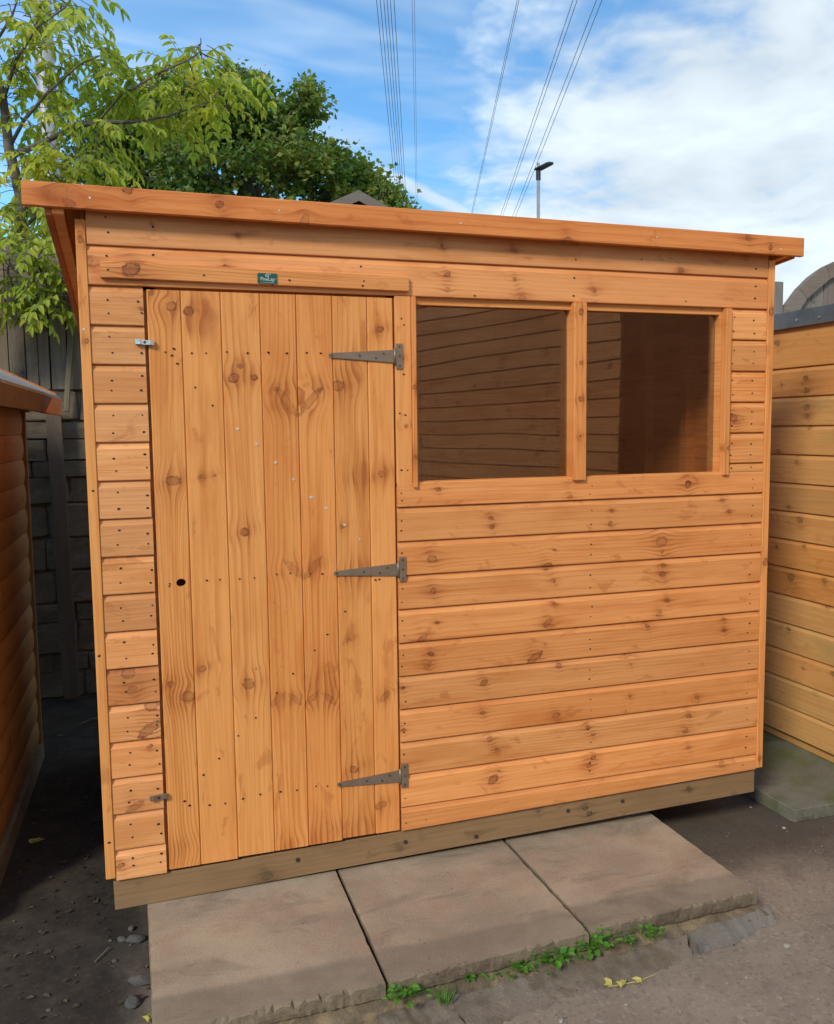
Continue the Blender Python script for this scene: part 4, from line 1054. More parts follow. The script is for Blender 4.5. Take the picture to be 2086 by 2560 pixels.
m_ = MB(); m_.box(-1.85, 0.012, -LLEN - 0.1, 0.012, 0.0, 0.082); lput(m_.build('concrete_base', M_BLOCK, ls))
# roof with a brown fascia that overhangs the far end
fa = on(155, 1040, 1, 2.12); fb_ = on(0, 1013.4, 1, 0.40)
dx_, dy_ = fa[0] - fb_[0], fa[1] - fb_[1]; Lx = math.hypot(dx_, dy_); th = math.atan2(dy_, dx_)
st_ = fb_ - np.array([dx_, dy_, 0]) / Lx * 0.22
Ltot = Lx + 0.22
zf0 = 1.682
frz = th - math.pi / 2
wcut = 0.65; ccut = 3.9  # far stretch of the fascia in lighter orange, divided on a slant
board('fascia_board', W_BROWN, ls, (st_[0], st_[1], zf0), Ltot - wcut, 0.078, 'flat', t=0.02, face='+x', rz=frz, tint=(1, 1, 1), ring=50, grain=0.6, nknots=2, c1=ccut)
e_ = np.array([dx_, dy_]) / Lx
ep = (st_[0] + e_[0] * (Ltot - wcut + 0.002), st_[1] + e_[1] * (Ltot - wcut + 0.002), zf0 - 0.002)
board('fascia_end', W_MAIN, ls, ep, wcut - 0.002, 0.083, 'flat', t=0.021, face='+x', rz=frz, tint=(0.9, 0.72, 0.56), ring=50, grain=0.4, c0=ccut, label='lighter orange far end of the brown fascia')
rm = MB()
nrm = np.array([-e_[1], e_[0]])              # away from the main shed
if nrm[0] > 0: nrm = -nrm
def rp(a, b, z): return (st_[0] + e_[0] * a + nrm[0] * b, st_[1] + e_[1] * a + nrm[1] * b, z)
SL = 0.49; HWD = 0.98; ZE = zf0 + 0.079
def prism(mb, a0, a1, b0, b1, z0, z1, th, mi=0):
    v = [rp(a0, b0, z0), rp(a1, b0, z0), rp(a1, b1, z1), rp(a0, b1, z1)]; v += [(p[0], p[1], p[2] + th) for p in v]
    mb.add(v, [(0, 3, 2, 1), (4, 5, 6, 7), (0, 1, 5, 4), (1, 2, 6, 5), (2, 3, 7, 6), (3, 0, 4, 7)], mi)
prism(rm, 0.0, Ltot - 0.019, 0.003, HWD, ZE, ZE + SL * HWD, 0.012); prism(rm, 0.0, Ltot - 0.019, HWD + 0.001, 2 * HWD, ZE + SL * HWD, ZE, 0.012)
o = rm.build('roof_felt', M_FELT, ls); o.location = -Vector(ls.location)
for (a0, a1) in ((Ltot - 0.018, Ltot), (-0.019, -0.001)):
    for (b0, b1, z0, z1) in ((0.022, HWD, ZE - 0.060, ZE - 0.060 + SL * HWD), (HWD + 0.001, 2 * HWD, ZE - 0.060 + SL * HWD, ZE - 0.060)):
        m_ = MB(); prism(m_, a0, a1, b0, b1, z0 + (SL * 0.02 if b0 < 0.1 else 0), z1, 0.082)
        o = m_.build('barge_board', W_MAIN, ls, tint=(0.58, 0.56, 0.60), ring=50.0, grain=0.6, seed=rnd.random() * 20); o.location = -Vector(ls.location)
for a0 in (0.2, Ltot - 0.32):
    m_ = MB(); g0, g1 = 0.10, 2 * HWD - 0.10
    v = [rp(a0, g0, 1.69), rp(a0, g1, 1.69), rp(a0, HWD, 1.69 + SL * (HWD - 0.1)), rp(a0 + 0.02, g0, 1.69), rp(a0 + 0.02, g1, 1.69), rp(a0 + 0.02, HWD, 1.69 + SL * (HWD - 0.1))]
    m_.add(v, [(0, 1, 2), (5, 4, 3), (0, 3, 4, 1), (1, 4, 5, 2), (2, 5, 3, 0)])
    o = m_.build('gable_wall', W_LEFT, ls, tint=(1, 1, 1), ring=45.0, grain=0.7, seed=rnd.random() * 20); o.location = -Vector(ls.location)

# ================================================================== stone wall, fence and battens behind the gap
wl = empty('stone_wall', (-0.8, 2.9, 0), 'dark rough stone block wall below the grey board fence', 'wall')
r5 = random.Random(5)
zs_ = [0.0]
while zs_[-1] < 1.80: zs_.append(zs_[-1] + r5.choice([0.095, 0.10, 0.105, 0.13, 0.16, 0.2]))
zs_[-1] = 1.855
blk_cache = []
def rock_mesh(i):
    r = random.Random(100 + i); mb = MB(); mb.cbox(-0.5, 0.5, -0.5, 0.5, -0.5, 0.5, 0.06)
    mb.v = [(a + r.uniform(-0.02, 0.02), b + r.uniform(-0.05, 0.05), c + r.uniform(-0.03, 0.03)) for a, b, c in mb.v]
    me = mb.mesh('block'); me.materials.append(M_BLOCK); return me
rocks = [rock_mesh(i) for i in range(6)]
for a, b in zip(zs_[:-1], zs_[1:]):
    x = -2.2 - r5.uniform(0, 0.2)
    while x < 0.55:
        L = r5.uniform(0.18, 0.42)
        o = link('block', rocks[r5.randrange(6)], None, wl)
        o.location = (x + L / 2 + 0.8, 0.02 + r5.uniform(-0.012, 0.008), (a + b) / 2); o.scale = (L - 0.004, 0.22, b - a - 0.003)
        x += L
m_ = MB(); m_.box(-1.5, 1.4, -0.07, 0.09, 0.0, 1.853); m_.build('mortar', M_BLOCK, wl)
fe = empty('board_fence', (-0.8, 2.83, 1.86), 'weathered grey vertical board fence standing on the stone wall', 'fence')
x = -2.3
while x < 0.5:
    w = r5.choice([0.05, 0.06, 0.085, 0.10]); h = 0.765 + r5.uniform(-0.02, 0.015)
    board('fence_board', W_GREY, fe, (x + w, 2.80 + r5.uniform(-0.012, 0.012), 1.845), h + 0.02, w, 'flat', t=0.016, vert=True, tint=T((1.0, 0.95, 0.86), 0.25), ring=60, grain=1.2, nknots=1)
    x += w + r5.uniform(0.002, 0.009)
for i in range(20):                          # overlapping back layer
    board('fence_board', W_GREY, fe, (-2.2 + i * 0.14 + 0.145, 2.872, 1.85), 0.75 + r5.uniform(-0.02, 0.01), 0.145, 'flat', t=0.014, vert=True, tint=T((0.6, 0.58, 0.55), 0.2), ring=60, grain=1.2)
for zz in (2.0, 2.45):
    m_ = MB(); m_.box(-1.5, 1.3, 0.015, 0.055, zz - 1.86, zz - 1.81); m_.build('fence_rail', W_GREY, fe, tint=(0.7, 0.7, 0.7), ring=50.0, grain=1.0, seed=1.0)
def lean(name, p0, p1, w, d, label, cat, tint):
    a, b = Vector(p0), Vector(p1); L = (b - a).length
    mb = MB(); mb.cbox(0, L, -d / 2, d / 2, -w / 2, w / 2, 0.004)
    o = mb.build(name, W_GREY, None, tint=tint, ring=55.0, grain=0.9, seed=rnd.random() * 20)
    xax = (b - a).normalized(); yax = Vector((0, 1, 0)); zax = xax.cross(yax).normalized(); yax = zax.cross(xax)
    o.matrix_basis = Matrix.Translation(a) @ Matrix((xax, yax, zax)).transposed().to_4x4()
    o['label'] = label; o['category'] = cat
    return o
lean('timber_batten', on(180, 1745, 1, 2.71), on(133, 1020, 1, 2.74), 0.085, 0.035, 'grey timber batten leaning upright against the dark stone wall', 'batten', (0.62, 0.56, 0.52))
lean('timber_batten', on(166, 1030, 1, 2.755), on(187, 640, 1, 2.755), 0.030, 0.022, 'thin pale batten leaning on the grey board fence', 'batten', (0.9, 0.86, 0.7))

# ================================================================== things behind
def pole():
    b = on(133, 620, 1, 8.0); t = on(105, 0, 1, 8.0)
    mb = MB(); r = 0.108
    mb.tube([(b[0], 8, 0), (b[0], 8, 0.9), (b[0], 8, 0.92), ((b[0] + t[0]) / 2, 8, 3.5), (t[0], 8, 9.0)], [0.14, 0.14, r, r, r * 0.85], 16)
    p = mb.build('steel_pole', M_POLE, None, True); p['label'] = 'plain grey steel pole standing behind the leafy tree'; p['category'] = 'pole'
pole()

def gable():
    ap = on(893, 480, 1, 6.0); l = on(815, 514, 1, 6.0); r = on(975, 524, 1, 6.0)
    g = empty('far_shed', (ap[0], 6.9, 0), 'grey shed roof peak showing above the orange fascia', 'shed')
    X, Z = ap[0], ap[2]; sl = 0.47; hw = 1.15
    for s in (-1, 1):
        mb = MB(); y0, y1 = -0.95, 1.1
        mb.add([(0, y0, Z), (s * hw, y0, Z - sl * hw), (s * hw, y1, Z - sl * hw), (0, y1, Z), (0, y0, Z - 0.02), (s * hw, y0, Z - sl * hw - 0.02), (s * hw, y1, Z - sl * hw - 0.02), (0, y1, Z - 0.02)],
               [(0, 1, 2, 3), (7, 6, 5, 4), (0, 4, 5, 1), (1, 5, 6, 2), (2, 6, 7, 3), (3, 7, 4, 0)])
        mb.build('roof_slope', M_TAR_ROOF, g)
        bb = MB(); bb.add([(0, y0 - 0.022, Z + 0.003), (s * hw, y0 - 0.022, Z - sl * hw + 0.003), (s * hw, y0 - 0.022, Z - sl * hw - 0.10), (0, y0 - 0.022, Z - 0.10), (0, y0 - 0.002, Z + 0.003), (s * hw, y0 - 0.002, Z - sl * hw + 0.003), (s * hw, y0 - 0.002, Z - sl * hw - 0.10), (0, y0 - 0.002, Z - 0.10)],
               [(0, 1, 2, 3), (7, 6, 5, 4), (0, 4, 5, 1), (1, 5, 6, 2), (2, 6, 7, 3), (3, 7, 4, 0)])
        bb.build('barge_board', W_GREY, g, tint=(0.9, 0.88, 0.86), ring=50.0, grain=1.0, seed=2.0 + s)
    wb = MB(); wb.add([(-1.0, -0.8, 0), (1.0, -0.8, 0), (1.0, -0.8, Z - 0.5), (0, -0.8, Z - 0.03), (-1.0, -0.8, Z - 0.5), (-1.0, 1.0, 0), (1.0, 1.0, 0), (1.0, 1.0, Z - 0.5), (0, 1.0, Z - 0.03), (-1.0, 1.0, Z - 0.5)],
           [(0, 1, 2, 3, 4), (9, 8, 7, 6, 5), (0, 5, 6, 1), (1, 6, 7, 2), (4, 9, 5, 0)])
    wb.build('wall', W_GREY, g, tint=(0.8, 0.75, 0.7), ring=50.0, grain=1.0, seed=2.0)
gable()

def street_lamp():
    D = 25.0; t = on(1346.5, 412, 1, D); hl = on(1336, 428, 1, D); hr = on(1377, 412, 1, D)
    X = t[0]
    L = empty('street_lamp', (X, D, 0), 'slim grey street lamp post with a flat dark lamp head', 'lamp')
    mb = MB(); mb.tube([(0, 0, 0), (0, 0, 1.2), (0, 0, 1.22), (0, 0, t[2] - 0.15)], [0.10, 0.10, 0.072, 0.055], 12); mb.build('post', M_POLE, L, True)
    h = MB(); zc = (hl[2] + hr[2]) / 2 + 0.02
    # flat head leaning towards the road: wedge with a rounded plan
    pts = [(-0.11, 0.10), (-0.13, 0.0), (0.02, -0.60), (0.08, -0.66), (0.24, -0.64), (0.28, -0.56), (0.17, 0.04), (0.13, 0.10)]
    n = len(pts); vs = []
    for th_ in (0.0, 0.045):
        for (a, b) in pts: vs.append((a, b, zc - 0.08 + th_ - b * 0.06))
    h.add(vs, [tuple(range(n)), tuple(range(n, 2 * n))[::-1]] + [(k, n + k, n + (k + 1) % n, (k + 1) % n) for k in range(n)])
    h.build('lamp_head', M_LAMP, L)
    c = MB(); c.tube([(0, 0, zc - 0.42), (0, 0, zc - 0.07)], 0.08, 10); c.build('collar', M_LAMP, L)
    p = MB(); p.tube([(0, 0, zc - 0.01), (0, 0, zc + 0.14)], 0.045, 8); p.build('photocell', M_POLE, L)
street_lamp()

# overhead power lines
def power_lines():
    vp = px_dir(1052, 1075); d = Vector((vp[0], vp[1], 0)).normalized(); n = Vector((d.y, -d.x, 0))
    H = 26.0
    def cable(topx, label, grp, rad=0.018, H=H, sag=0.0, yv=-60.0):
        r = px_dir(topx * 2086 / 1736.0, yv); rr_ = Vector(r)
        rn, rd, rz_ = rr_.dot(n), rr_.dot(d), rr_.z
        a = H * rn / rz_; s0 = H * rd / rz_
        pts = []
        for k in range(24):
            s = s0 * 0.6 + k * 16.0
            u = (s - s0 * 0.6) / (24 * 16.0)
            z = H - sag * 4 * u * (1 - u)
            q = Vector(CAM) + d * s + n * a; pts.append((q.x, q.y, CAM[2] + z))
        mb = MB(); mb.tube(pts, rad, 5); o = mb.build('power_line', M_CABLE, None, True)
        o['label'] = label; o['category'] = 'cable'; o['group'] = grp
    for x in (780, 788, 796, 803, 810, 818): cable(x, 'thin overhead power line in the tight bundle above the maple tree', 'bundled overhead lines', 0.022, sag=2.0)
    for x in (857, 862): cable(x, 'faint overhead power line running alone beside the tight bundle', 'faint pair of overhead lines', 0.013, sag=2.0)
    for x in (1082, 1086): cable(x, 'overhead power line of the pair nearest the faint lines, over the cloud edge', 'middle pair of overhead lines', 0.018, sag=3.0)
    for x in (1200, 1209): cable(x, 'overhead power line of the pair between two other pairs over cloud', 'inner pair of overhead lines over cloud', 0.022, sag=3.5)
    for x in (1250, 1262): cable(x, 'overhead power line of the pair passing closest to the street lamp head', 'outer pair of overhead lines over cloud', 0.023, sag=3.5)
power_lines()

# ================================================================== trees
nr = np.random.default_rng(12)
def leaflet(V, F, base, dirv, L, w, nrm, fold=0.25):
    """pointed leaflet of two folded halves"""
    d = dirv / np.linalg.norm(dirv); s = np.cross(d, nrm); s /= (np.linalg.norm(s) + 1e-9); u = np.cross(s, d)
    b = len(V)
    V.append(base); V.append(base + d * L + u * (-0.12 * L))
    for sg in (1, -1):
        V.append(base + d * L * 0.28 + s * sg * w * 0.48 + u * w * fold); V.append(base + d * L * 0.66 + s * sg * w * 0.38 + u * (w * fold - 0.05 * L))
    F.append((b, b + 2, b + 3, b + 1)); F.append((b, b + 1, b + 5, b + 4))

def compound(V, F, TW, base, dirv, L, droop):
    p = base.copy(); d = dirv / np.linalg.norm(dirv); n = 5; prev = p.copy(); pts = [p.copy()]
    up = np.array([0, 0, 1.0])
    ll = L * nr.uniform(0.26, 0.34)
    for i in range(n):
        d = d + np.array([0, 0, -droop]) * (0.5 + i * 0.25); d /= np.linalg.norm(d)
        p = p + d * L / n; pts.append(p.copy())
        s = np.cross(d, up)
        if np.linalg.norm(s) < 0.2: s = np.array([1.0, 0, 0])
        s /= np.linalg.norm(s); nn = np.cross(s, d) + nr.normal(0, 0.25, 3)
        k = 1.0 if 0 < i < n - 1 else 0.8
        if i > 0:
            for sg in (1, -1):
                dd = s * sg * nr.uniform(0.6, 1.0) + d * nr.uniform(0.35, 0.7) + np.array([0, 0, -nr.uniform(0.2, 0.7)])
                leaflet(V, F, p, dd, ll * k * nr.uniform(0.8, 1.15), ll * k * nr.uniform(0.36, 0.46), nn)
    leaflet(V, F, p, d + np.array([0, 0, -0.2]), ll, ll * 0.4, nn)
    TW.append((pts, 0.0022))

def ash_tree():
    root = on(46, 650, 1, 3.6)
    t = empty('ash_tree', (root[0], 3.6, 0), 'yellow green young tree with drooping compound leaves over the fence', 'tree')
    O = np.array([root[0], 3.6, 0.0])
    V = []; F = []; TW = []
    mb = MB()
    def q(px, py, y): return on(px, py, 1, y)
    main = [np.array([root[0] + 0.05, 3.62, 0.0]), np.array([root[0] + 0.03, 3.6, 1.5]), q(46, 650, 3.6), q(58, 520, 3.6), q(22, 370, 3.6), q(8, 250, 3.62), q(-20, 120, 3.6), q(-60, -60, 3.55)]
    rads = [0.060, 0.052, 0.040, 0.036, 0.033, 0.026, 0.020, 0.012]
    br = [([q(28, 388, 3.6), q(70, 372, 3.55), q(120, 350, 3.5), q(180, 318, 3.45), q(245, 304, 3.4), q(330, 305, 3.35), q(420, 290, 3.3), q(520, 255, 3.3)], [0.022, 0.020, 0.018, 0.016, 0.014, 0.010, 0.007, 0.003]),
          ([q(245, 304, 3.4), q(300, 240, 3.4), q(400, 180, 3.35), q(470, 150, 3.3), q(500, 130, 3.3), q(502, 108, 3.3)], [0.010, 0.008, 0.007, 0.006, 0.004, 0.002]),
          ([q(22, 370, 3.6), q(60, 300, 3.5), q(120, 230, 3.4), q(200, 160, 3.3), q(270, 130, 3.3)], [0.014, 0.012, 0.009, 0.006, 0.003]),
          ([q(8, 250, 3.62), q(40, 150, 3.5), q(90, 70, 3.4), q(160, 20, 3.3), q(200, -30, 3.3)], [0.014, 0.011, 0.008, 0.005, 0.003]),
          ([q(-20, 120, 3.6), q(30, 40, 3.5), q(50, -20, 3.5)], [0.012, 0.008, 0.004]),
          ([q(50, 580, 3.6), q(90, 540, 3.3), q(140, 500, 3.0), q(170, 520, 2.7)], [0.014, 0.010, 0.007, 0.004]),
          ([q(46, 640, 3.6), q(60, 600, 3.2), q(90, 650, 2.68), q(120, 720, 2.62), q(160, 780, 2.6)], [0.014, 0.010, 0.008, 0.006, 0.003]),
          ([q(46, 640, 3.6), q(20, 600, 3.1), q(20, 680, 2.66), q(50, 770, 2.6), q(90, 840, 2.6)], [0.012, 0.009, 0.007, 0.005, 0.003])]
    mb.tube([p - O for p in main], rads, 9)
    skel = list(main)
    for pts, rr_ in br: mb.tube([p - O for p in pts], rr_, 6); skel += pts
    skel = np.array(skel)
    cl = [(60, 60), (20, 30), (150, 50), (190, 75), (30, 140), (110, 130), (70, 180), (130, 195), (200, 150), (20, 230), (50, 260), (120, 270), (60, 330), (150, 310), (190, 270), (170, 30), (110, 20), (225, 130), (15, 90), (140, 90),
          (85, 110), (40, 200), (95, 235), (20, 310), (100, 320),
          (265, 150), (285, 180), (255, 215), (330, 250), (300, 215), (395, 215), (440, 190), (480, 185), (503, 128), (500, 160), (540, 200), (585, 215), (570, 250), (420, 260), (470, 240), (500, 270), (540, 300), (555, 270), (380, 270), (460, 300), (495, 320),
          (420, 330), (350, 300), (300, 290), (240, 290), (225, 340), (290, 345), (250, 380), (200, 380), (160, 395), (350, 240), (450, 215), (520, 230), (390, 300),
          (110, 410), (60, 430), (20, 440), (190, 420), (240, 405), (50, 480), (100, 470), (20, 530), (80, 540), (40, 590), (110, 520), (140, 460), (150, 560), (120, 600), (10, 380), (30, 410), (15, 480), (5, 560), (35, 560), (70, 600), (15, 620), (60, 510), (130, 430), (175, 450), (5, 170), (10, 20)]
    low = [(30, 650), (80, 650), (130, 640), (60, 690), (110, 690), (150, 670), (20, 720), (70, 740), (120, 740), (165, 720), (40, 780), (100, 780), (150, 780), (180, 770), (30, 690), (60, 800), (130, 800)]
    for (px, py) in cl + low:
        lowb = (px, py) in low
        y = nr.uniform(2.50, 2.68) if lowb else nr.uniform(3.2, 3.75)
        c = q(px, py - 22, y)
        j = int(np.argmin(np.linalg.norm(skel - c, axis=1))); a = skel[j]
        TW.append(([a, (a + c) / 2 + np.array([0, 0, 0.03]), c], 0.0035))
        out = c - a; out[2] *= 0.3
        for k in range(6 if lowb else 4):
            ang = nr.uniform(0, 2 * math.pi); dv = np.array([math.cos(ang), math.sin(ang) * 0.6, nr.uniform(-0.1, 0.45)]) + out / (np.linalg.norm(out) + 0.05) * 0.5
            L = nr.uniform(0.21, 0.34)
            if lowb: dv[1] = -abs(dv[1]) * 0.5; L *= 0.85
            compound(V, F, TW, c + nr.normal(0, 0.03, 3), dv, L, nr.uniform(0.16, 0.32))
    Vn = np.array(V) - O
    for pts, r in TW: mb.tube([p - O for p in pts], r, 4, cap=False)
    mb.build('trunk', M_BARK, t, True)
    me = bpy.data.meshes.new('crown'); me.from_pydata(Vn.tolist(), [], F); me.update()
    link('crown', me, M_LEAF, t)
ash_tree()

def maple():
    D = 15.0
    base = on(640, 480, 1, D); X0 = base[0]
    t = empty('maple_tree', (X0, D, 0), 'large dark green maple tree behind the shed roof with yellowing edge', 'tree')
    out = [(300, 300, 0.9), (390, 270, 0.9), (470, 262, 0.85), (545, 240, 0.85), (600, 245, 0.8), (650, 262, 0.75), (720, 285, 0.7), (755, 258, 0.5), (745, 335, 0.85), (800, 380, 0.7), (855, 405, 0.65), (905, 445, 0.6), (955, 483, 0.55), (990, 528, 0.45),
           (350, 350, 1.0), (450, 345, 1.1), (550, 325, 1.1), (650, 340, 1.0), (300, 430, 1.1), (400, 440, 1.0), (520, 410, 0.9), (640, 405, 0.9), (740, 420, 0.75), (830, 470, 0.75), (900, 520, 0.75), (230, 370, 0.8), (210, 460, 1.0),
           (600, 550, 1.0), (720, 570, 1.0), (850, 590, 1.0), (480, 530, 1.0), (340, 530, 1.1), (950, 580, 0.8), (585, 185, 0.4), (455, 200, 0.35), (635, 195, 0.35), (765, 218, 0.3), (1015, 548, 0.4)]
    V = []; F = []; mb = MB()
    O = np.array([X0, D, 0.0])
    trunk = [np.array([0, 0, 0.0]), np.array([0.05, 0, 1.6]), np.array([-0.05, 0, 3.2]), np.array([0.1, 0.1, 4.6]), np.array([-0.1, 0, 6.2]), np.array([-0.3, 0, 7.6])]
    mb.tube(trunk, [0.30, 0.24, 0.21, 0.17, 0.11, 0.04], 10)
    for (px, py, r) in out:
        for rep in range(2):
            y = D + nr.uniform(-1.6, 1.6) * (1.0 if rep else 0.6)
            c = on(px + nr.normal(0, 10), py + 16 + nr.normal(0, 8), 1, y) - O
            zz = max(2.6, c[2] - 0.35 * math.hypot(c[0], c[1]) - 0.8); f = min(zz, 7.2)
            # limb from the trunk
            a = np.array([np.interp(f, [p[2] for p in trunk], [p[0] for p in trunk]), 0, f])
            m_ = (a + c) / 2 + np.array([0, 0, 0.25]) + nr.normal(0, 0.1, 3)
            mb.tube([a, m_, c], [0.050, 0.030, 0.010], 5, cap=False)
            rr_ = r * (0.82 if rep else 0.68)
            nsp = int(36 * r)
            for s in range(nsp):
                dv = nr.normal(0, 1, 3); dv /= np.linalg.norm(dv); dv[2] *= 0.75
                tip = c + dv * rr_ * nr.uniform(0.35, 1.0)
                if s % 2 == 0: mb.tube([c, (c + tip) / 2 + nr.normal(0, 0.04, 3), tip], [0.010, 0.007, 0.003], 3, cap=False)
                for k in range(17):
                    p = tip + nr.normal(0, 0.11, 3)
                    L = nr.uniform(0.08, 0.135)
                    d = dv * 0.5 + nr.normal(0, 0.7, 3) + np.array([0, 0, -0.45]); d /= np.linalg.norm(d)
                    nn = np.array([0, 0, 1.0]) + nr.normal(0, 0.55, 3); sd_ = np.cross(d, nn); sd_ /= np.linalg.norm(sd_) + 1e-9; up = np.cross(sd_, d)
                    b = len(V)
                    V += [p, p + d * L * 0.35 + sd_ * L * 0.55 + up * 0.01, p + d * L * 0.62 + sd_ * L * 0.22, p + d * L, p + d * L * 0.62 - sd_ * L * 0.22, p + d * L * 0.35 - sd_ * L * 0.55 + up * 0.01]
                    F.append((b, b + 1, b + 2, b + 3, b + 4, b + 5))
    mb.build('trunk', M_BARK, t, True)
    me = bpy.data.meshes.new('crown'); me.from_pydata([tuple(v) for v in V], [], F); me.update()
    link('crown', me, M_MAPLE, t)
maple()

# ================================================================== shed behind the camera that the panes mirror
os_ = empty('opposite_shed', (2.6, -3.9, 0), 'brown shiplap shed across the aisle mirrored in the window panes', 'shed')
oth = math.atan2(-3.6, -0.87)
for k in range(24):
    z0 = 0.05 + k * 0.115
    board('cladding_board', W_MAIN, os_, (2.98, -1.95, z0), 3.7, 0.115, 'feather', face='-x', rz=oth + math.pi / 2, tint=T((1.0, 0.92, 0.88), 0.1), ring=45, grain=0.8, nknots=5)
m_ = MB(); ux, uy = math.cos(oth), math.sin(oth); nx, ny = -uy, ux
if nx < 0: nx, ny = -nx, -ny
c_ = [(2.98 + nx * 0.02, -1.95 + ny * 0.02), (2.98 + ux * 3.7 + nx * 0.02, -1.95 + uy * 3.7 + ny * 0.02), (2.98 + ux * 3.7 + nx * 1.8, -1.95 + uy * 3.7 + ny * 1.8), (2.98 + nx * 1.8, -1.95 + ny * 1.8)]
m_.add([(a - 2.6, b + 3.9, 0.0) for a, b in c_] + [(a - 2.6, b + 3.9, 2.8) for a, b in c_], [(0, 1, 2, 3), (7, 6, 5, 4), (0, 4, 5, 1), (1, 5, 6, 2), (2, 6, 7, 3), (3, 7, 4, 0)])
m_.build('wall_core', W_MAIN, os_, tint=(0.7, 0.6, 0.5), ring=45.0, grain=0.5, seed=1.0)
m_ = MB(); m_.add([(a - 2.6, b + 3.9, 2.812) for a, b in c_] + [(a - 2.6, b + 3.9, 2.86) for a, b in c_], [(0, 1, 2, 3), (7, 6, 5, 4), (0, 4, 5, 1), (1, 5, 6, 2), (2, 6, 7, 3), (3, 7, 4, 0)])
m_.build('roof', M_FELTD, os_)

# ================================================================== weeds, leaves, stones
def weed(px, py, z, size, n, label, seed, tall=False):
    size *= 1.7; z += 0.012; n = int(n * 1.4)
    c = on(px, py, 2, z); r = np.random.default_rng(seed); V = []; F = []
    for k in range(n):
        a = r.uniform(0, 2 * math.pi); rad = abs(r.normal(0, size * 0.55))
        b = np.array([math.cos(a) * rad * 1.3, math.sin(a) * rad * 0.6, r.uniform(0, size * 0.7)])
        if tall:
            d = np.array([math.cos(a) * 0.35, math.sin(a) * 0.35, 1.0]); L = r.uniform(0.5, 1.0) * size * 1.15; w = 0.004; b = b * np.array([0.25, 0.25, 0])
        else:
            d = np.array([math.cos(a), math.sin(a), r.uniform(-0.2, 0.8)]); L = r.uniform(0.35, 0.6) * size * 0.8; w = L * 0.75
        leaflet(V, F, b, d, L, w, np.array([0, 0, 1.0]) + r.normal(0, 0.3, 3), 0.1)
        i0 = len(V); sx = 0.0012
        V += [np.array([0, 0, 0.0]), b + np.array([sx, 0, 0]), b + np.array([-sx, 0, 0.001])]; F.append((i0, i0 + 1, i0 + 2))
    me = bpy.data.meshes.new('weed'); me.from_pydata([tuple(v) for v in V], [], F); me.update()
    o = link('weed', me, M_WEED); o.location = c; o['label'] = label; o['category'] = 'weed'; o['group'] = 'weeds along the slab edge'
Z5 = 1.761
def r5p(x, y): return 1100 + x / Z5, 1900 + y / Z5
weed(*r5p(660, 760), 0.06, 0.026, 22, 'upright weed growing out of the joint between two paving slabs', 1)
weed(*r5p(680, 840), 0.032, 0.034, 40, 'wide leafy weed on the long edging just below the slab joint', 2)
weed(*r5p(825, 812), 0.036, 0.020, 18, 'small round weed by itself on the edging, between two wider weeds', 3)
weed(*r5p(920, 785), 0.046, 0.026, 26, 'weed at the crack beside the bluish edging block', 4)
weed(*r5p(505, 895), 0.028, 0.036, 38, 'dense weed midway along the long edging', 5)
weed(*r5p(345, 930), 0.026, 0.030, 30, 'weed in two tufts over crumbling mortar below the middle slab', 6)
weed(*r5p(130, 970), 0.03, 0.022, 22, 'straggling weed over mortar beside the grass tuft', 7)
weed(*r5p(25, 1080), 0.022, 0.034, 14, 'tuft of tall thin grass blades at the short edging', 8, True)
weed(300 + 1395 / 1.929, 1900 + 1150 / 1.929, 0.042, 0.030, 34, 'weed at the front corner where the door slab meets the middle slab', 9)

def fallen(px, py, L, rz, label, grp=None, mat=M_YLEAF):
    c = on(px, py, 2, 0.004); V = []; F = []
    leaflet(V, F, np.array([-L / 2, 0, 0.002]), np.array([1.0, 0, 0.12]), L, L * 0.5, np.array([0, 0.2, 1.0]), 0.35)
    leaflet(V, F, np.array([-L / 2, 0, 0.003]), np.array([0.55, 0.8, 0.3]), L * 0.6, L * 0.4, np.array([0, 0, 1.0]), 0.3)
    me = bpy.data.meshes.new('fallen_leaf'); me.from_pydata([tuple(v) for v in V], [], F); me.update()
    o = link('fallen_leaf', me, mat); o.location = c; o.rotation_euler = (0, 0, rz); o['label'] = label; o['category'] = 'leaf'
    if grp: o['group'] = grp
fallen(*r5p(735, 985), 0.044, 1.9, 'curled yellow fallen leaf at the outer end of a thin stalk', 'yellow leaves on the tarmac')
fallen(*r5p(810, 990), 0.042, 0.7, 'curled yellow fallen leaf between two others on a thin stalk', 'yellow leaves on the tarmac')
fallen(*r5p(868, 975), 0.034, 2.2, 'narrow yellow fallen leaf at the inner end of a thin stalk', 'yellow leaves on the tarmac')
fallen(*r5p(985, 885), 0.040, 0.2, 'pale cream and yellow fallen leaf lying alone near the bluish edging', 'yellow leaves on the tarmac')
sk = MB(); a_ = on(*r5p(740, 1000), 2, 0.006); b_ = on(*r5p(860, 978), 2, 0.008); c__ = on(*r5p(950, 945), 2, 0.005)
sk.tube([a_, b_, c__], 0.0014, 5); o = sk.build('leaf_stalk', M_YLEAF); o['label'] = 'thin leaf stalk lying on the tarmac among yellow leaves'; o['category'] = 'stalk'
fallen(95, 2105, 0.055, 0.5, 'brown fallen leaf on the dark soil beside the brown shed')
fallen(378, 2545, 0.045, 1.2, 'yellowish fallen leaf on soil against the door slab edge')

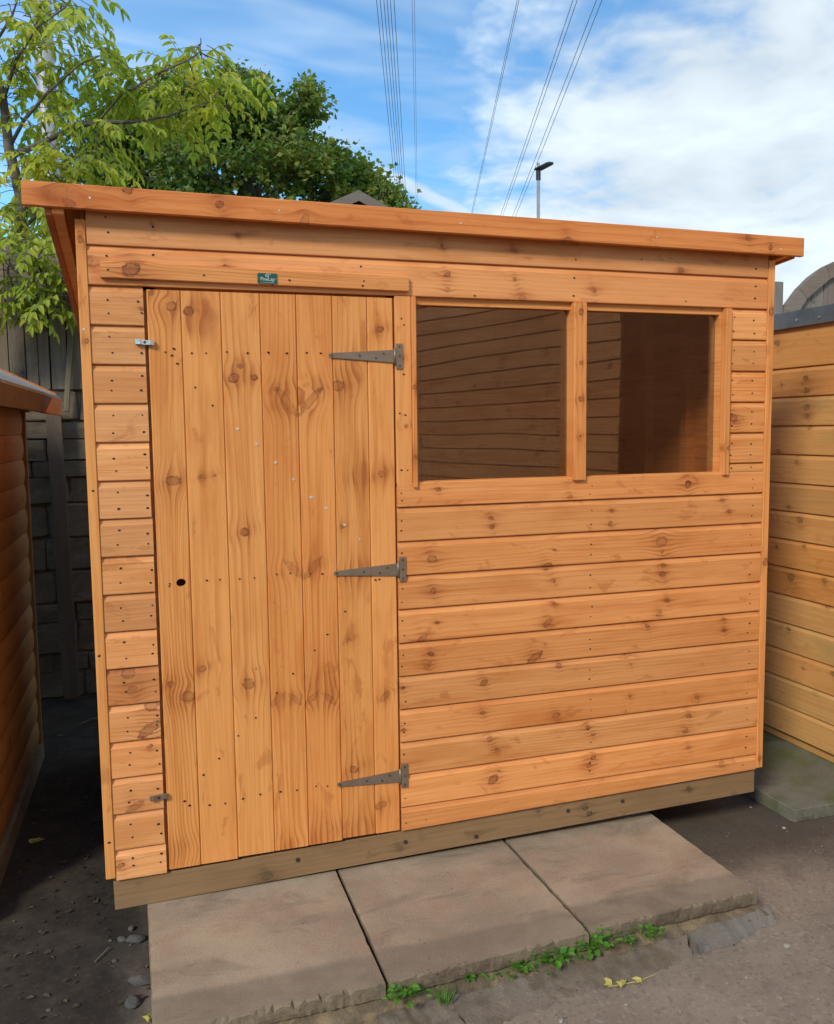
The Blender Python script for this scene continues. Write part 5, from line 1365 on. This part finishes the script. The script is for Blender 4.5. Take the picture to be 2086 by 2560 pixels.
def stone(px, py, s, label, seed, mat=M_STONE, sc=(1, 0.75, 0.55), grp=None):
    c = on(px, py, 2, 0.0); r = random.Random(seed)
    bm = bmesh.new(); bmesh.ops.create_icosphere(bm, subdivisions=2, radius=s)
    dirs = [Vector((r.gauss(0, 1), r.gauss(0, 1), r.gauss(0, 1))).normalized() for _ in range(7)]
    for v in bm.verts:
        for d in dirs:
            k = v.co.dot(d); lim = s * 0.72
            if k > lim: v.co -= d * (k - lim) * 0.9
        v.co = Vector((v.co.x * sc[0], v.co.y * sc[1], v.co.z * sc[2]))
    me = bpy.data.meshes.new('stone'); bm.to_mesh(me); bm.free()
    o = link('stone', me, mat); o.location = (c[0], c[1], s * sc[2] * 0.45); o.rotation_euler = (0, 0, r.uniform(0, 6))
    o['label'] = label; o['category'] = 'stone'; o['group'] = grp or 'loose stones on the soil'
def r1p(x, y): return x / 2.478, 1700 + y / 2.478
stone(*r1p(755, 1615), 0.017, 'pale grey round stone on soil below the end of the bearer', 1)
stone(*r1p(845, 1620), 0.030, 'long grey stone on soil touching the door slab side', 2, sc=(1.3, 0.6, 0.5))
stone(*r1p(815, 1550), 0.016, 'small grey stone under the end of the bearer', 3)
stone(*r1p(885, 1880), 0.036, 'long upright grey stone lying along the door slab edge', 4, sc=(0.6, 1.3, 0.5))
stone(*r1p(820, 2010), 0.030, 'flat grey stone on soil beside the yellowish leaf', 5)
stone(*r1p(380, 350), 0.022, 'pale sliver of stone deep in the gap between the sheds', 6, sc=(0.4, 1.2, 0.4))
stone(*r1p(980, 2125), 0.012, 'tiny white stone at the front corner of the door slab', 7)
for i, (x, y, s) in enumerate(((685, 1620, 0.008), (810, 1645, 0.007), (710, 1745, 0.010), (470, 1830, 0.005), (300, 2050, 0.008), (250, 1560, 0.006))):
    stone(*r1p(x, y), s, 'tiny grey pebble on the dark soil between the sheds', 40 + i, grp='pebbles on the soil')
for i, (x, y, s) in enumerate(((1515, 302, 0.009), (1370, 210, 0.006), (1530, 825, 0.012), (1265, 985, 0.005), (1350, 960, 0.005), (1060, 1108, 0.005), (535, 1152, 0.011), (1665, 1055, 0.005), (1500, 1050, 0.005), (820, 1080, 0.006))):
    stone(*r5p(x, y), s, 'small pale pebble on the tarmac in front of the slabs', 70 + i, mat=M_STONEP, grp='pebbles on the tarmac')
tw = MB(); a_ = on(*r1p(590, 1745), 2, 0.006); b_ = on(*r1p(675, 1660), 2, 0.01); tw.tube([a_, b_], 0.003, 6); o = tw.build('twig', M_BARK); o['label'] = 'short straight twig on the dark soil near the bearer end'; o['category'] = 'twig'
tw = MB(); tw.tube([on(*r1p(490, 275), 2, 0.01), on(*r1p(560, 245), 2, 0.02), on(*r1p(605, 236), 2, 0.012)], 0.004, 6); o = tw.build('twig', M_BARK); o['label'] = 'thin curved twig far back in the gap beside the stone wall'; o['category'] = 'twig'

# ------------------------------------------------------------------ uncountable litter and grit
def litter():
    r = np.random.default_rng(77); V = []; F = []
    for _ in range(420):
        x = r.uniform(-0.36, 0.085); y = r.uniform(-0.85, 1.9)
        if x > -0.02 and y > 0.0: x = r.uniform(-0.36, -0.03)
        L = r.uniform(0.006, 0.024); a = r.uniform(0, 6.28); w = L * r.choice([0.12, 0.45, 0.7])
        leaflet(V, F, np.array([x, y, 0.003 + r.uniform(0, 0.004)]), np.array([math.cos(a), math.sin(a), r.uniform(-0.1, 0.35)]), L, w, np.array([0, 0, 1.0]) + r.normal(0, 0.3, 3), 0.25)
    me = bpy.data.meshes.new('leaf_litter'); me.from_pydata([tuple(v) for v in V], [], F); me.update()
    o = link('leaf_litter', me, leaf_mat('dead_leaf', (0.035, 0.027, 0.019), (0.065, 0.049, 0.033), (0.14, 0.10, 0.062), 0.1, 0.8)); o['kind'] = 'stuff'; o['label'] = 'brown leaf litter strewn over the dark soil'; o['category'] = 'litter'
    V = []; F = []
    def chip(x, y, z, s_):
        b = len(V); q = [np.array([r.uniform(-1, 1), r.uniform(-1, 1), 0]) for _ in range(1)]
        a0 = r.uniform(0, 6.28)
        for k in range(5):
            a = a0 + k * 1.2566 + r.uniform(-0.3, 0.3); rad = s_ * r.uniform(0.6, 1.1); V.append((x + rad * math.cos(a), y + rad * math.sin(a), z - 0.001))
        for k in range(5):
            a = a0 + k * 1.2566; rad = s_ * r.uniform(0.3, 0.6); V.append((x + rad * math.cos(a), y + rad * math.sin(a), z + s_ * r.uniform(0.4, 0.9)))
        F.append(tuple(range(b + 5, b + 10)))
        for k in range(5): F.append((b + k, b + (k + 1) % 5, b + 5 + (k + 1) % 5, b + 5 + k))
    for _ in range(900):
        if r.random() < 0.55:
            u = r.uniform(0, 1); x = 0.7 + 1.4 * u; y = -0.74 + 0.12 * u - abs(r.normal(0, 0.08))
        else: x = r.uniform(0.4, 3.0); y = r.uniform(-1.1, 0.0)
        if 0.05 < x < 2.0 and y > -0.79 + 0.11 * max(0.0, x - 0.7): continue
        chip(x, y, 0.0, r.uniform(0.0012, 0.0042))
    me = bpy.data.meshes.new('grit'); me.from_pydata(V, [], F); me.update()
    o = link('grit', me, M_STONEG); o['kind'] = 'stuff'; o['label'] = 'loose grit scattered over the tarmac along the slab edge'; o['category'] = 'grit'
litter()

# every labelled top-level object is a thing of its own
for o in bpy.data.objects:
    if o.parent is None and o.get('category') and not o.get('kind'): o['kind'] = 'thing'
